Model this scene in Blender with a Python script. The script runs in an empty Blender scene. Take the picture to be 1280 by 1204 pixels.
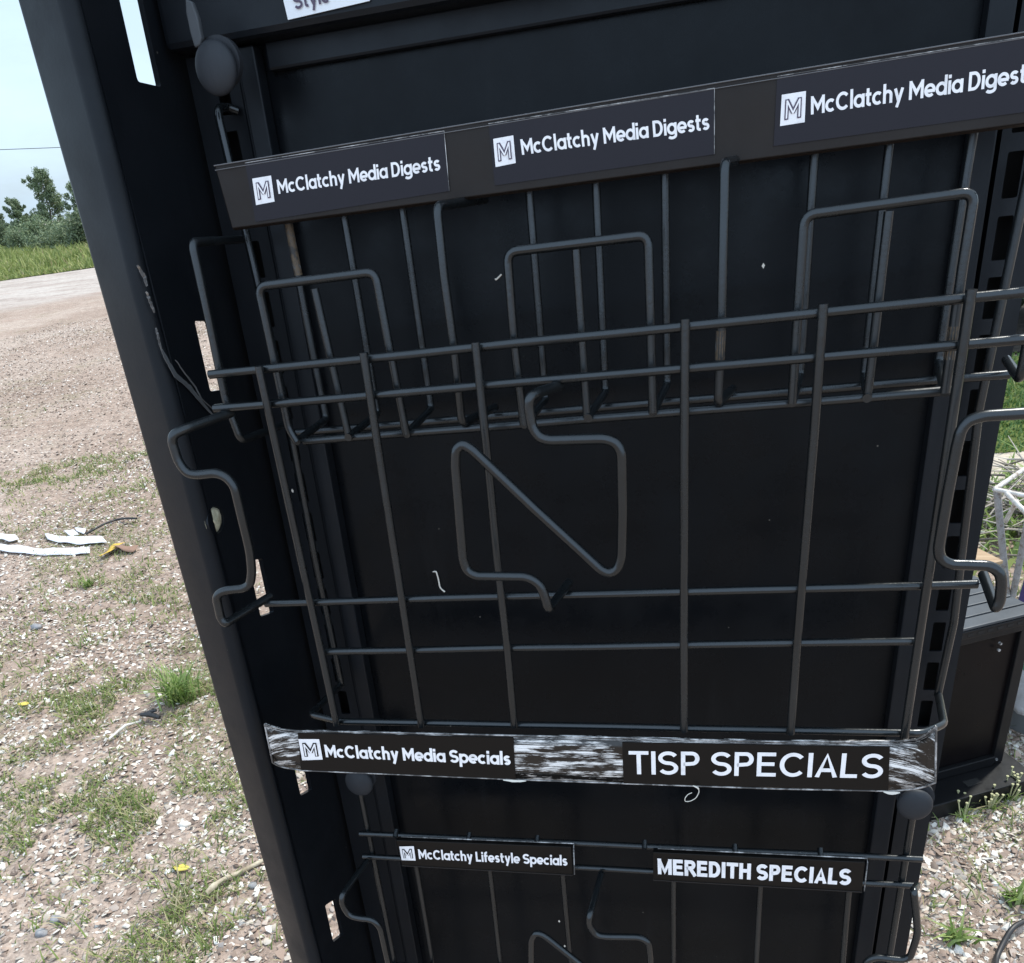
import bpy, bmesh, math, random
import numpy as np
from mathutils import Vector, Matrix, noise
from mathutils.geometry import tessellate_polygon
R = math.radians
S = bpy.context.scene
COL = S.collection

# ------------------------------------------------------------------ camera
CAM = {'right': (0.973298, 0.199755, -0.113092), 'up': (-0.007691, 0.520778, 0.853658), 'back': (0.229418, -0.829993, 0.508408)}
H = 1.45
cam = bpy.data.objects.new('camera', bpy.data.cameras.new('camera'))
COL.objects.link(cam)
cam.matrix_world = Matrix.Translation((0, 0, H)) @ Matrix((CAM['right'], CAM['up'], CAM['back'])).transposed().to_4x4()
cam.data.sensor_fit = 'HORIZONTAL'
cam.data.sensor_width = 36
cam.data.lens = 36 * 1060 / 1280
cam.data.shift_y = 228 / 1280
cam.data.clip_start = .02
cam.data.clip_end = 3000
S.camera = cam

# ------------------------------------------------------------------ sky, sun, exposure
SUN_EL, SUN_AZ = R(56), math.atan2(.62, .78)
w = bpy.data.worlds.new("World"); S.world = w; w.use_nodes = True
nt = w.node_tree; nt.nodes.clear()
wo = nt.nodes.new('ShaderNodeOutputWorld'); bg = nt.nodes.new('ShaderNodeBackground')
sky = nt.nodes.new('ShaderNodeTexSky'); sky.sky_type = 'NISHITA'; sky.sun_disc = False
sky.sun_elevation = SUN_EL; sky.sun_rotation = SUN_AZ; sky.dust_density = 2.5; sky.air_density = 1.2
tc = nt.nodes.new('ShaderNodeTexCoord'); mp = nt.nodes.new('ShaderNodeMapping'); mp.inputs['Scale'].default_value = (2, 2, 6)
nz = nt.nodes.new('ShaderNodeTexNoise'); nz.inputs['Scale'].default_value = 1.7; nz.inputs['Detail'].default_value = 7; nz.inputs['Roughness'].default_value = .6
rp = nt.nodes.new('ShaderNodeValToRGB'); rp.color_ramp.elements[0].position = .42; rp.color_ramp.elements[1].position = .66
rp.color_ramp.elements[0].color = (.62, .62, .62, 1); rp.color_ramp.elements[1].color = (.92, .92, .92, 1)
mx = nt.nodes.new('ShaderNodeMixRGB')
L = nt.links.new
# unseen sky behind the camera, added brighter and bluer to light the sign fronts
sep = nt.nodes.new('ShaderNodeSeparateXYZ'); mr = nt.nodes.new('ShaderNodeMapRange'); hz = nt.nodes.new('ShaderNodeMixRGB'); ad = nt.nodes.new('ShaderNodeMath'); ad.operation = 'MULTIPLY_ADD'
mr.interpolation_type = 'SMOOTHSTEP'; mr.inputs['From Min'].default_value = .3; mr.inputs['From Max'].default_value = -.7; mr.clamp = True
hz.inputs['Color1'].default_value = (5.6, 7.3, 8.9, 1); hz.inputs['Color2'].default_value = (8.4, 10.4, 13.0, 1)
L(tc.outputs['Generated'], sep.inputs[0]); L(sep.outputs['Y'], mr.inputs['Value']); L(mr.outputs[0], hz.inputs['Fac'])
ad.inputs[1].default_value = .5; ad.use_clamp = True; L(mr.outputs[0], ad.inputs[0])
L(tc.outputs['Generated'], mp.inputs['Vector']); L(mp.outputs[0], nz.inputs['Vector']); L(nz.outputs['Fac'], rp.inputs['Fac'])
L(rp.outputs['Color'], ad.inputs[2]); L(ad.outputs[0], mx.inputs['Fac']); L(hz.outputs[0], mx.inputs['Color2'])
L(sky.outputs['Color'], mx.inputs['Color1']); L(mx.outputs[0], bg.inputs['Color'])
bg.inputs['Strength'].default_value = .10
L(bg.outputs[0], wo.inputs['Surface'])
sun = bpy.data.objects.new('sun', bpy.data.lights.new('sun', 'SUN')); COL.objects.link(sun)
sun.data.energy = 3.0; sun.data.angle = R(4); sun.data.color = (1, .94, .85)
sdir = Vector((math.sin(SUN_AZ) * math.cos(SUN_EL), math.cos(SUN_AZ) * math.cos(SUN_EL), math.sin(SUN_EL)))
sun.rotation_euler = sdir.to_track_quat('Z', 'Y').to_euler()
S.view_settings.view_transform = 'Standard'; S.view_settings.look = 'None'
S.view_settings.gamma = 1; S.view_settings.exposure = 0.6

# ------------------------------------------------------------------ measured coordinates (metres; rack frame: x right, y into the rack, z up the rack)
D = {'bag': [(0.7495, 2.0293, 0.0), (0.8248, 1.9733, 0.0)],
 'basket_bottom': [(-0.3073, 0.085, -0.3257), (-0.2995, 0.012, -0.3114), (-0.2691, 0.0, -0.3097), (0.1308, 0.0, -0.3075), (0.1482, 0.02, -0.3123), (0.1601, 0.085, -0.3265)],
 'basket_rails': [[(-0.306, 0.0, -0.0587), (0.1505, 0.0, -0.0503)], [(-0.3085, 0.0, -0.0793), (0.154, 0.0, -0.0726)], [(-0.3067, 0.0, -0.2137), (0.1491, 0.0, -0.2057)], [(-0.2683, 0.0, -0.2514), (0.1197, 0.0, -0.2424)]],
 'basket_sideL': [(-0.3032, 0.105, 0.0892), (-0.3089, 0.1, 0.092), (-0.3071, 0.085, 0.0887), (-0.3052, 0.085, 0.0179), (-0.3033, 0.085, -0.0656), (-0.3038, 0.085, -0.1235), (-0.3062, 0.085, -0.213), (-0.3069, 0.085, -0.3272)],
 'basket_sideR': [(0.1676, 0.085, 0.0083), (0.1646, 0.085, -0.041), (0.1596, 0.085, -0.124), (0.1632, 0.085, -0.2697), (0.1597, 0.085, -0.3278)],
 'basket_up': [[(-0.2687, -0.005, -0.0556), (-0.2702, -0.005, -0.3095)], [(-0.2001, -0.005, -0.0527), (-0.2039, -0.005, -0.309)], [(-0.1319, -0.005, -0.0521), (-0.1348, -0.005, -0.307)],
               [(-0.0153, -0.005, -0.0491), (-0.0179, -0.005, -0.3074)], [(0.0543, -0.005, -0.0474), (0.0503, -0.005, -0.3072)], [(0.1237, -0.005, -0.0464), (0.1192, -0.005, -0.3086)]],
 'board': [(0.5672, 1.9187, 0.475), (0.7378, 1.9718, 0.475), (0.779, 2.1169, 0.475), (0.7068, 2.0971, 0.475), (0.6195, 2.028, 0.475)],
 'bush_base': [(-66.0939, 75.7314, 0.0), (-53.8027, 64.2854, 0.0), (-44.8593, 55.4797, 0.0), (-40.7841, 52.1619, 0.0), (-34.9086, 46.2961, 0.0), (-32.0399, 44.019, 0.0), (-28.9491, 41.4903, 0.0)],
 'cable': [(0.6326, 1.3793, 0.0), (0.5944, 1.3461, 0.0), (0.5719, 1.3151, 0.0), (0.5518, 1.2812, 0.0), (0.5386, 1.2394, 0.0), (0.5213, 1.1914, 0.0)],
 'chips': [(0.0297, 0.1135, -0.033), (-0.1442, 0.1135, -0.6035), (-0.141, 0.1135, -0.6361), (-0.3203, 0.1, -0.1606), (-0.3772, 0.1, -0.0287)],
 'clip': [(-1.8458, 2.0066, 0.0), (-1.7693, 1.9957, 0.0)],
 'clips': [[(-0.0867, 0.003, -0.0801), (-0.0936, -0.03, -0.0778), (-0.097, -0.036, -0.079), (-0.0979, -0.036, -0.0836), (-0.0971, -0.036, -0.0952), (-0.0936, -0.036, -0.1007), (-0.0883, -0.036, -0.1025),
            (-0.0575, -0.036, -0.1032), (-0.0511, -0.036, -0.1059), (-0.0488, -0.036, -0.1117), (-0.0496, -0.036, -0.1445), (-0.0512, -0.036, -0.1716), (-0.0538, -0.036, -0.1785), (-0.0581, -0.036, -0.1814),
            (-0.0632, -0.036, -0.1793), (-0.099, -0.036, -0.1419), (-0.1326, -0.036, -0.1053), (-0.1378, -0.036, -0.1019), (-0.142, -0.036, -0.1048), (-0.1436, -0.036, -0.113), (-0.1464, -0.036, -0.171),
            (-0.1448, -0.036, -0.1783), (-0.1396, -0.036, -0.1815), (-0.108, -0.036, -0.1825), (-0.101, -0.036, -0.1868), (-0.0983, -0.036, -0.1951), (-0.0968, -0.036, -0.2046), (-0.0902, 0.004, -0.2026)],
           [(-0.2993, 0.003, -0.0829), (-0.3126, -0.03, -0.0851), (-0.3177, -0.036, -0.0868), (-0.3201, -0.036, -0.091), (-0.3196, -0.036, -0.1033), (-0.3162, -0.036, -0.1104), (-0.3095, -0.036, -0.1121),
            (-0.296, -0.036, -0.1113), (-0.2897, -0.036, -0.114), (-0.2859, -0.036, -0.1201), (-0.2864, -0.036, -0.1623), (-0.2888, -0.036, -0.1767), (-0.2924, -0.036, -0.185), (-0.2974, -0.036, -0.1874),
            (-0.3117, -0.036, -0.1886), (-0.3193, -0.036, -0.1925), (-0.3203, -0.036, -0.2087), (-0.3182, -0.036, -0.2129), (-0.3039, 0.004, -0.2096)],
           [(0.1692, 0.003, -0.0842), (0.1685, -0.03, -0.0998), (0.1655, -0.036, -0.1011), (0.1539, -0.036, -0.1019), (0.1469, -0.036, -0.1018), (0.1289, -0.036, -0.1019), (0.1223, -0.036, -0.1039), (0.1196, -0.036, -0.1084),
            (0.1188, -0.036, -0.1163), (0.1175, -0.036, -0.1418), (0.1166, -0.036, -0.1704), (0.1181, -0.036, -0.1759), (0.1228, -0.036, -0.1794), (0.1427, -0.036, -0.1805), (0.1483, -0.036, -0.1846), (0.1499, -0.036, -0.1901),
            (0.1506, -0.036, -0.2008), (0.1493, -0.036, -0.2054), (0.1524, 0.004, -0.2014)]],
 'curls': [[(-0.0119, -0.017, -0.343), (-0.0082, -0.017, -0.3448), (-0.0077, -0.017, -0.3481), (-0.0098, -0.017, -0.3535), (-0.0141, -0.017, -0.3564), (-0.0173, -0.017, -0.3566), (-0.0173, -0.017, -0.3539),
            (-0.0152, -0.017, -0.3504), (-0.0125, -0.017, -0.349)],
           [(-0.2199, 0.112, -0.2353), (-0.217, 0.112, -0.2347), (-0.216, 0.112, -0.2416), (-0.2158, 0.112, -0.2493), (-0.2122, 0.112, -0.2528)],
           [(-0.1445, 0.112, -0.025), (-0.144, 0.112, -0.026), (-0.1422, 0.112, -0.0247), (-0.1398, 0.112, -0.0229)]],
 'hedge': [(1.8377, 5.6892, 0.0), (1.7516, 6.0309, 0.0)],
 'knobs': [(-0.2898, 0.062, 0.1055), (-0.2978, 0.062, -0.4097), (0.1486, 0.062, -0.4085)],
 'leafb': [(-2.9181, 3.4176, 0.0), (-2.9114, 3.4764, 0.0), (-2.8553, 3.483, 0.0), (-2.792, 3.4495, 0.0), (-2.7876, 3.4006, -0.0), (-2.8424, 3.394, -0.0)],
 'leafy': [(-2.9421, 3.3324, 0.0), (-2.948, 3.3804, 0.0), (-2.9562, 3.4393, 0.0), (-2.9574, 3.4891, 0.0)],
 'life': [(-0.27, 0.053, -0.464), (-0.1135, 0.053, -0.4603), (-0.1142, 0.053, -0.4906), (-0.2691, 0.053, -0.4924)],
 'life_logo': [(-0.2676, 0.053, -0.4701), (-0.2539, 0.053, -0.4687), (-0.2546, 0.053, -0.4849), (-0.2679, 0.053, -0.4855)],
 'life_text': ([(-0.2511, 0.053, -0.4828), (-0.1179, 0.053, -0.4799), (-0.2506, 0.053, -0.472)], 'McClatchy Lifestyle Specials'),
 'low_rails': [[(-0.3079, 0.062, -0.4662), (0.1595, 0.062, -0.4596)], [(-0.3098, 0.062, -0.4925), (0.1589, 0.062, -0.4861)], [(-0.3044, 0.062, -0.6283), (0.1497, 0.062, -0.6065)]],
 'low_side': [[(-0.3009, 0.066, -0.4101), (-0.304, 0.066, -0.6227), (-0.3044, 0.066, -0.7289)], [(0.1493, 0.066, -0.4107), (0.1467, 0.066, -0.5672), (0.1453, 0.066, -0.68)]],
 'low_up': [[(-0.2619, 0.068, -0.4715), (-0.2669, 0.068, -0.7375)], [(-0.1918, 0.068, -0.4702), (-0.1972, 0.068, -0.7264)], [(-0.1261, 0.068, -0.4691), (-0.1267, 0.068, -0.7268)],
            [(-0.0299, 0.068, -0.4673), (-0.0332, 0.068, -0.7229)], [(0.0412, 0.068, -0.4671), (0.0391, 0.068, -0.7164)], [(0.1096, 0.068, -0.4652), (0.1123, 0.068, -0.7095)]],
 'lowclips': [[(-0.0898, 0.056, -0.4885), (-0.0936, 0.006, -0.4892), (-0.0949, 0.006, -0.4996), (-0.0896, 0.006, -0.5102), (-0.0819, 0.006, -0.5111), (-0.0542, 0.006, -0.5085), (-0.0474, 0.006, -0.5134), (-0.0465, 0.006, -0.529),
               (-0.0474, 0.006, -0.6168), (-0.0525, 0.006, -0.6296), (-0.0601, 0.006, -0.6308), (-0.0954, 0.006, -0.5539), (-0.1323, 0.006, -0.5158), (-0.1388, 0.006, -0.5125), (-0.1442, 0.006, -0.5206), (-0.1467, 0.006, -0.5483),
               (-0.1485, 0.006, -0.6325), (-0.1433, 0.006, -0.6399), (-0.1174, 0.006, -0.6399), (-0.1143, 0.006, -0.6582), (-0.1077, 0.056, -0.6864)],
              [(-0.3036, 0.056, -0.4921), (-0.3075, 0.006, -0.4888), (-0.309, 0.006, -0.4998), (-0.3045, 0.006, -0.5112), (-0.2952, 0.006, -0.5131), (-0.2834, 0.006, -0.5132), (-0.2782, 0.006, -0.5215), (-0.2783, 0.006, -0.5643),
               (-0.2807, 0.006, -0.6316), (-0.2882, 0.006, -0.6433), (-0.305, 0.006, -0.648), (-0.3058, 0.006, -0.6789), (-0.2981, 0.056, -0.7099)],
              [(0.1549, 0.05, -0.4758), (0.1448, 0.02, -0.4545), (0.1486, 0.02, -0.475), (0.1521, 0.02, -0.497), (0.1495, 0.02, -0.5202), (0.1448, 0.02, -0.5241), (0.124, 0.02, -0.5233), (0.1182, 0.02, -0.5299),
               (0.1153, 0.02, -0.5824), (0.1183, 0.02, -0.5893), (0.1434, 0.02, -0.5875), (0.1435, 0.02, -0.6136), (0.1455, 0.056, -0.6196)]],
 'mere': [(-0.0459, 0.053, -0.4608), (0.1165, 0.053, -0.4585), (0.1168, 0.053, -0.4884), (-0.0463, 0.053, -0.4901)],
 'mere_text': ([(-0.0422, 0.053, -0.4828), (0.1077, 0.053, -0.4818), (-0.0422, 0.053, -0.4663)], 'MEREDITH SPECIALS'),
 'paper1': [(-3.9548, 3.5922, 0.0), (-3.7057, 3.5447, 0.0), (-3.3726, 3.4731, 0.0), (-3.1007, 3.4775, 0.0), (-3.037, 3.3948, 0.0), (-3.3078, 3.3897, -0.0), (-3.6234, 3.4466, 0.0), (-3.8554, 3.4801, 0.0)],
 'paper2': [(-3.5083, 3.661, 0.0), (-3.4033, 3.6429, 0.0), (-3.2553, 3.6115, 0.0), (-3.1191, 3.6129, 0.0), (-3.0285, 3.5239, 0.0), (-3.1837, 3.5129, 0.0), (-3.3275, 3.5424, 0.0), (-3.4395, 3.5916, -0.0)],
 'paper3': [(-3.8116, 3.6707, 0.0), (-3.7213, 3.6756, 0.0), (-3.6319, 3.6041, -0.0), (-3.6597, 3.563, 0.0), (-3.7531, 3.6011, 0.0)],
 'paper4': [(-3.4288, 3.7105, 0.0), (-3.373, 3.7176, 0.0), (-3.2935, 3.657, 0.0), (-3.3262, 3.6269, 0.0)],
 'paper5': [(-3.3883, 3.7523, 0.0), (-3.3045, 3.7348, 0.0), (-3.2702, 3.6663, 0.0), (-3.3345, 3.6927, 0.0)],
 'pocket_div': [[(-0.3041, 0.075, 0.0151), (-0.3032, 0.012, 0.0149), (-0.3042, 0.012, -0.025), (-0.3064, 0.012, -0.0762), (-0.3026, 0.012, -0.1026), (-0.2963, 0.062, -0.1032)],
                [(-0.1373, 0.075, 0.021), (-0.1498, 0.012, 0.0181), (-0.1506, 0.012, -0.017), (-0.1499, 0.012, -0.0538), (-0.1508, 0.012, -0.1002), (-0.1413, 0.062, -0.1004)],
                [(0.0151, 0.075, 0.0252), (0.0044, 0.012, 0.0217), (0.0037, 0.012, -0.0524), (0.0023, 0.012, -0.0971), (0.0113, 0.062, -0.0985)],
                [(0.1858, 0.075, 0.0239), (0.1614, 0.012, 0.0218), (0.1597, 0.012, -0.0391), (0.1574, 0.012, -0.0943), (0.164, 0.062, -0.0922)]],
 'pocket_loops': [[(-0.263, 0.012, -0.1052), (-0.2667, 0.012, -0.0968), (-0.2666, 0.012, -0.0554), (-0.2666, 0.012, -0.0124), (-0.1915, 0.012, -0.0112), (-0.19, 0.012, -0.0535), (-0.1877, 0.012, -0.1046)],
                  [(-0.112, 0.012, -0.1029), (-0.1133, 0.012, -0.0565), (-0.1125, 0.012, -0.0082), (-0.035, 0.012, -0.0073), (-0.0348, 0.012, -0.0497), (-0.0347, 0.012, -0.1003)],
                  [(0.0427, 0.012, -0.0996), (0.0434, 0.012, -0.0519), (0.0442, 0.012, -0.0058), (0.1234, 0.012, -0.0037), (0.1223, 0.012, -0.0376), (0.1215, 0.012, -0.099)]],
 'pocket_mids': [[(-0.2326, 0.016, -0.0169), (-0.2282, 0.016, -0.1048)], [(-0.0747, 0.016, -0.0107), (-0.0739, 0.016, -0.1017)], [(0.0855, 0.016, -0.0082), (0.0829, 0.016, -0.0998)]],
 'pocket_rails': [[(-0.2609, 0.018, -0.1064), (0.1268, 0.018, -0.0991)], [(-0.2937, 0.066, -0.1101), (0.168, 0.066, -0.1011)]],
 'pocket_wires': [[(-0.2628, 0.062, 0.0335), (-0.2628, 0.062, -0.1012), (-0.263, 0.012, -0.1052)], [(-0.2248, 0.062, 0.0317), (-0.2244, 0.062, -0.0997), (-0.2271, 0.012, -0.1045)],
                  [(-0.1864, 0.062, 0.0298), (-0.1857, 0.062, -0.0988), (-0.1877, 0.012, -0.1046)], [(-0.107, 0.062, 0.0297), (-0.107, 0.062, -0.0979), (-0.112, 0.012, -0.1029)],
                  [(-0.0675, 0.062, 0.0246), (-0.0677, 0.062, -0.0953), (-0.0728, 0.012, -0.1014)], [(-0.0281, 0.062, 0.0271), (-0.0287, 0.062, -0.0934), (-0.0347, 0.012, -0.1003)],
                  [(0.0524, 0.062, 0.0295), (0.0508, 0.062, -0.0935), (0.0427, 0.012, -0.0996)], [(0.0906, 0.062, 0.0305), (0.0874, 0.062, -0.0959), (0.0823, 0.012, -0.0995)],
                  [(0.1314, 0.062, 0.0293), (0.1278, 0.062, -0.091), (0.1215, 0.012, -0.099)]],
 'power': [(-50.3528, 62.0, 6.1943), (-44.663, 62.0, 5.7106)],
 'purple': (0.8844, 2.5, 0.312),
 'rightweeds': [(0.5885, 1.7056, 0.0), (0.654, 1.7478, -0.0), (0.705, 1.7839, 0.0), (0.488, 1.3269, 0.0), (0.6336, 1.4497, 0.0)],
 'scuffs': [[(-0.3395, 0.0043, 0.006), (-0.3395, 0.0083, -0.0004), (-0.3395, 0.0086, -0.0058)], [(-0.3395, 0.0062, -0.0088), (-0.3395, 0.0076, -0.0144), (-0.3395, 0.0095, -0.021)],
            [(-0.3395, 0.0069, -0.0295), (-0.3395, 0.0067, -0.0352), (-0.3395, 0.0069, -0.0418)],
            [(-0.3395, 0.0069, -0.0418), (-0.3395, 0.0094, -0.0475), (-0.3395, 0.0151, -0.0591), (-0.3395, 0.0272, -0.0687), (-0.3395, 0.0352, -0.078), (-0.3395, 0.0472, -0.091)],
            [(-0.3395, 0.0191, -0.0503), (-0.3395, 0.0265, -0.0604), (-0.3395, 0.0346, -0.07), (-0.3395, 0.0378, -0.0779), (-0.3395, 0.05, -0.0878)]],
 'sp_bot': [(-0.3212, -0.0201, -0.3348), (-0.319, -0.0174, -0.3395), (-0.3151, -0.0149, -0.3428), (-0.304, -0.013, -0.3458), (-0.248, -0.013, -0.3462), (-0.1365, -0.013, -0.3464), (-0.061, -0.013, -0.3462),
            (0.0428, -0.013, -0.3454), (0.1136, -0.013, -0.3437), (0.126, -0.0179, -0.338), (0.1307, -0.0218, -0.3331), (0.135, -0.0266, -0.3265)],
 'sp_cards': [[(-0.2981, -0.013, -0.3119), (-0.1341, -0.013, -0.3107), (-0.1358, -0.013, -0.3457), (-0.3031, -0.013, -0.345)],
              [(-0.0586, -0.013, -0.312), (0.1094, -0.013, -0.3098), (0.1116, -0.013, -0.3429), (-0.0591, -0.013, -0.3455)]],
 'sp_logo': [(-0.2986, -0.013, -0.3169), (-0.2817, -0.013, -0.3164), (-0.2827, -0.013, -0.3344), (-0.2997, -0.013, -0.3358)],
 'sp_text': [([(-0.2796, -0.013, -0.3322), (-0.1381, -0.013, -0.3334), (-0.2789, -0.013, -0.3212)], 'McClatchy Media Specials'),
             ([(-0.0546, -0.013, -0.3372), (0.1069, -0.013, -0.3333), (-0.0545, -0.013, -0.3184)], 'TISP SPECIALS')],
 'sp_top': [(-0.316, -0.025, -0.2979), (-0.3137, -0.0205, -0.303), (-0.3092, -0.0161, -0.3076), (-0.2985, -0.013, -0.3106), (-0.2425, -0.013, -0.31), (-0.1351, -0.013, -0.3093), (-0.0595, -0.013, -0.3088),
            (0.0413, -0.013, -0.3083), (0.11, -0.013, -0.3062), (0.1228, -0.0184, -0.3009), (0.1272, -0.0225, -0.2944), (0.1307, -0.027, -0.2859)],
 'stand': {'bars': [[(0.8599, 2.8, 0.3916), (1.1135, 3.15, 0.3846)], [(0.8599, 2.8, 0.3916), (0.9894, 2.72, 0.38)], [(0.8868, 2.77, 0.3885), (0.9394, 2.6, 0.348)], [(0.9194, 2.83, 0.2704), (0.9201, 2.77, 0.3637)]],
           'legs': [[(0.8668, 2.8, 0.3913), (0.8952, 2.83, 0.304), (0.9366, 2.85, 0.1973), (0.9695, 2.8324, 0.0)], [(0.9558, 2.75, 0.3334), (0.9865, 2.832, 0.0)]]},
 'stick': [(-1.8849, 1.8793, 0.0), (-1.8671, 1.9462, 0.0), (-1.8373, 1.9838, 0.0)],
 'stones': [(-1.098, 1.3242, 0.0), (-1.5543, 1.1713, 0.0), (-1.5637, 1.1304, 0.0), (-1.4043, 1.5228, 0.0), (-2.7644, 2.6393, 0.0), (-1.6054, 2.1639, 0.0)],
 'style': [(-0.2513, 0.0868, 0.15), (-0.1944, 0.0868, 0.1506), (-0.197, 0.0868, 0.1292), (-0.2495, 0.0868, 0.1273)],
 'style_text': ([(-0.2438, 0.0868, 0.1313), (-0.2209, 0.0868, 0.1318), (-0.2441, 0.0868, 0.1388)], 'Style'),
 'tab': [(-0.299, 0.06, 0.1398), (-0.2949, 0.06, 0.1378), (-0.2935, 0.06, 0.1301), (-0.2939, 0.06, 0.1202), (-0.2959, 0.06, 0.117), (-0.2998, 0.06, 0.1164), (-0.3006, 0.06, 0.1242), (-0.3004, 0.06, 0.1333)],
 'top_cards': [[(-0.2749, 0.045, 0.0541), (-0.1496, 0.045, 0.0559), (-0.1506, 0.045, 0.0262), (-0.2761, 0.045, 0.0227)], [(-0.1236, 0.045, 0.0563), (-0.001, 0.045, 0.0577), (-0.0008, 0.045, 0.0278), (-0.1233, 0.045, 0.0261)],
               [(0.0304, 0.045, 0.0589), (0.1618, 0.045, 0.0607), (0.1658, 0.045, 0.0292), (0.0298, 0.045, 0.0281)]],
 'top_logos': [[(-0.2723, 0.045, 0.0456), (-0.2597, 0.045, 0.0459), (-0.2607, 0.045, 0.0322), (-0.2733, 0.045, 0.0316)], [(-0.1217, 0.045, 0.0488), (-0.1101, 0.045, 0.0492), (-0.11, 0.045, 0.0358), (-0.1218, 0.045, 0.0351)],
               [(0.033, 0.045, 0.0506), (0.0449, 0.045, 0.0508), (0.045, 0.045, 0.0371), (0.0327, 0.045, 0.0368)]],
 'top_strip': [(-0.2956, 0.045, 0.0551), (0.1642, 0.045, 0.0629), (0.1695, 0.045, 0.0241), (-0.2932, 0.045, 0.0206)],
 'top_text': [([(-0.2572, 0.045, 0.0359), (-0.1544, 0.045, 0.0371), (-0.2568, 0.045, 0.0433)], 'McClatchy Media Digests'), ([(-0.106, 0.045, 0.0393), (-0.0034, 0.045, 0.0395), (-0.1064, 0.045, 0.0468)], 'McClatchy Media Digests'),
              ([(0.0479, 0.045, 0.0401), (0.1525, 0.045, 0.0415), (0.0475, 0.045, 0.0481)], 'McClatchy Media Digests')],
 'tree_base': [(-65.4988, 76.5028, 0.0), (-50.7671, 63.0825, 0.0), (-42.4012, 55.077, 0.0), (-37.0754, 49.9807, 0.0), (-33.3151, 46.3824, 0.0), (-29.0208, 42.2731, 0.0), (-80.3712, 89.8107, 0.0)],
 'tufts': [(-4.0251, 4.7553, 0.0), (-3.7711, 4.0215, 0.0), (-3.3386, 4.3455, 0.0), (-4.4449, 4.6519, 0.0), (-2.799, 3.0429, 0.0), (-2.5232, 2.3103, 0.0), (-1.7768, 2.129, 0.0), (-2.023, 2.1419, 0.0), (-2.0458, 2.0809, 0.0),
           (-2.2315, 2.0254, 0.0), (-2.6369, 2.3379, 0.0), (-1.3592, 1.6197, 0.0), (-1.8029, 1.4698, 0.0), (-1.5589, 1.5887, 0.0), (-2.1149, 1.7213, 0.0), (-1.2147, 1.0961, 0.0), (-1.1947, 1.2599, 0.0), (-2.5866, 2.8023, 0.0),
           (-2.2425, 2.9465, 0.0), (-1.7875, 1.5554, 0.0), (-2.6234, 3.2981, 0.0), (-4.0089, 5.0001, 0.0), (0.4664, 1.3309, 0.0), (0.6216, 1.4623, 0.0), (0.6686, 1.7577, 0.0), (0.729, 1.8218, 0.0), (0.5952, 1.6668, 0.0),
           (0.4257, 1.2756, 0.0), (-1.4582, 1.3024, -0.0), (-2.0063, 1.8518, 0.0)],
 'twig': [(-1.1996, 1.2803, 0.0), (-1.182, 1.3165, 0.0), (-1.1483, 1.3578, 0.0), (-1.107, 1.4093, 0.0)],
 'twigs': [(1.1068, 3.5831, 0.0), (1.1708, 3.492, 0.0), (1.0152, 3.2653, 0.0), (1.0692, 3.1886, 0.0), (1.1492, 3.2571, 0.0), (1.0843, 3.3765, 0.0)],
 'wire_g': [(-3.2301, 3.6311, 0.0), (-3.1976, 3.6829, 0.0), (-3.216, 3.7957, 0.0), (-3.2015, 3.8635, 0.0), (-3.1102, 3.8329, -0.0), (-3.0389, 3.8157, 0.0)],
 'yleaf': [(-2.3662, 2.0703, 0.0), (-1.3192, 1.3625, 0.0)]}

# ------------------------------------------------------------------ helpers
LEAN = R(4.0)
RACK = Matrix.Translation((0, 0, H)) @ Matrix.Rotation(-LEAN, 4, 'X') @ Matrix.Translation((0, .5, 0))
rng = np.random.default_rng(7); random.seed(7)

def mat(name, col, rough=.5, metal=0, spec=.5, coat=0):
    m = bpy.data.materials.new(name); m.use_nodes = True
    b = m.node_tree.nodes['Principled BSDF']
    b.inputs['Base Color'].default_value = (*col, 1); b.inputs['Roughness'].default_value = rough
    b.inputs['Metallic'].default_value = metal; b.inputs['Specular IOR Level'].default_value = spec
    b.inputs['Coat Weight'].default_value = coat
    return m
def nodes(m): return m.node_tree.nodes, m.node_tree.links, m.node_tree.nodes['Principled BSDF']
def add_noise(m, scale, detail=6, rough=.6, vec=None, kind='ShaderNodeTexNoise'):
    n, l, b = nodes(m)
    t = n.new(kind); t.inputs['Scale'].default_value = scale
    if kind == 'ShaderNodeTexNoise': t.inputs['Detail'].default_value = detail; t.inputs['Roughness'].default_value = rough
    c = n.new('ShaderNodeTexCoord')
    if vec:
        mp = n.new('ShaderNodeMapping'); mp.inputs['Scale'].default_value = vec
        l.new(c.outputs['Object'], mp.inputs[0]); l.new(mp.outputs[0], t.inputs['Vector'])
    else: l.new(c.outputs['Object'], t.inputs['Vector'])
    return t
def ramp(m, src, stops):
    n, l, b = nodes(m); r = n.new('ShaderNodeValToRGB'); e = r.color_ramp.elements
    while len(e) < len(stops): e.new(.5)
    for k, (p, c) in enumerate(stops):
        e[k].position = p; e[k].color = (*c, 1) if len(c) == 3 else c
    l.new(src, r.inputs['Fac']); return r.outputs['Color']
def mixc(m, fac, a, b_, mode='MIX'):
    n, l, b = nodes(m); x = n.new('ShaderNodeMixRGB'); x.blend_type = mode
    for s, v in ((x.inputs['Fac'], fac), (x.inputs['Color1'], a), (x.inputs['Color2'], b_)):
        if isinstance(v, (int, float)): s.default_value = v
        elif isinstance(v, tuple): s.default_value = (*v, 1)
        else: l.new(v, s)
    return x.outputs[0]
def bump(m, src, strength, dist):
    n, l, b = nodes(m); bp = n.new('ShaderNodeBump'); bp.inputs['Strength'].default_value = strength; bp.inputs['Distance'].default_value = dist
    l.new(src, bp.inputs['Height']); l.new(bp.outputs[0], b.inputs['Normal'])
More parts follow.
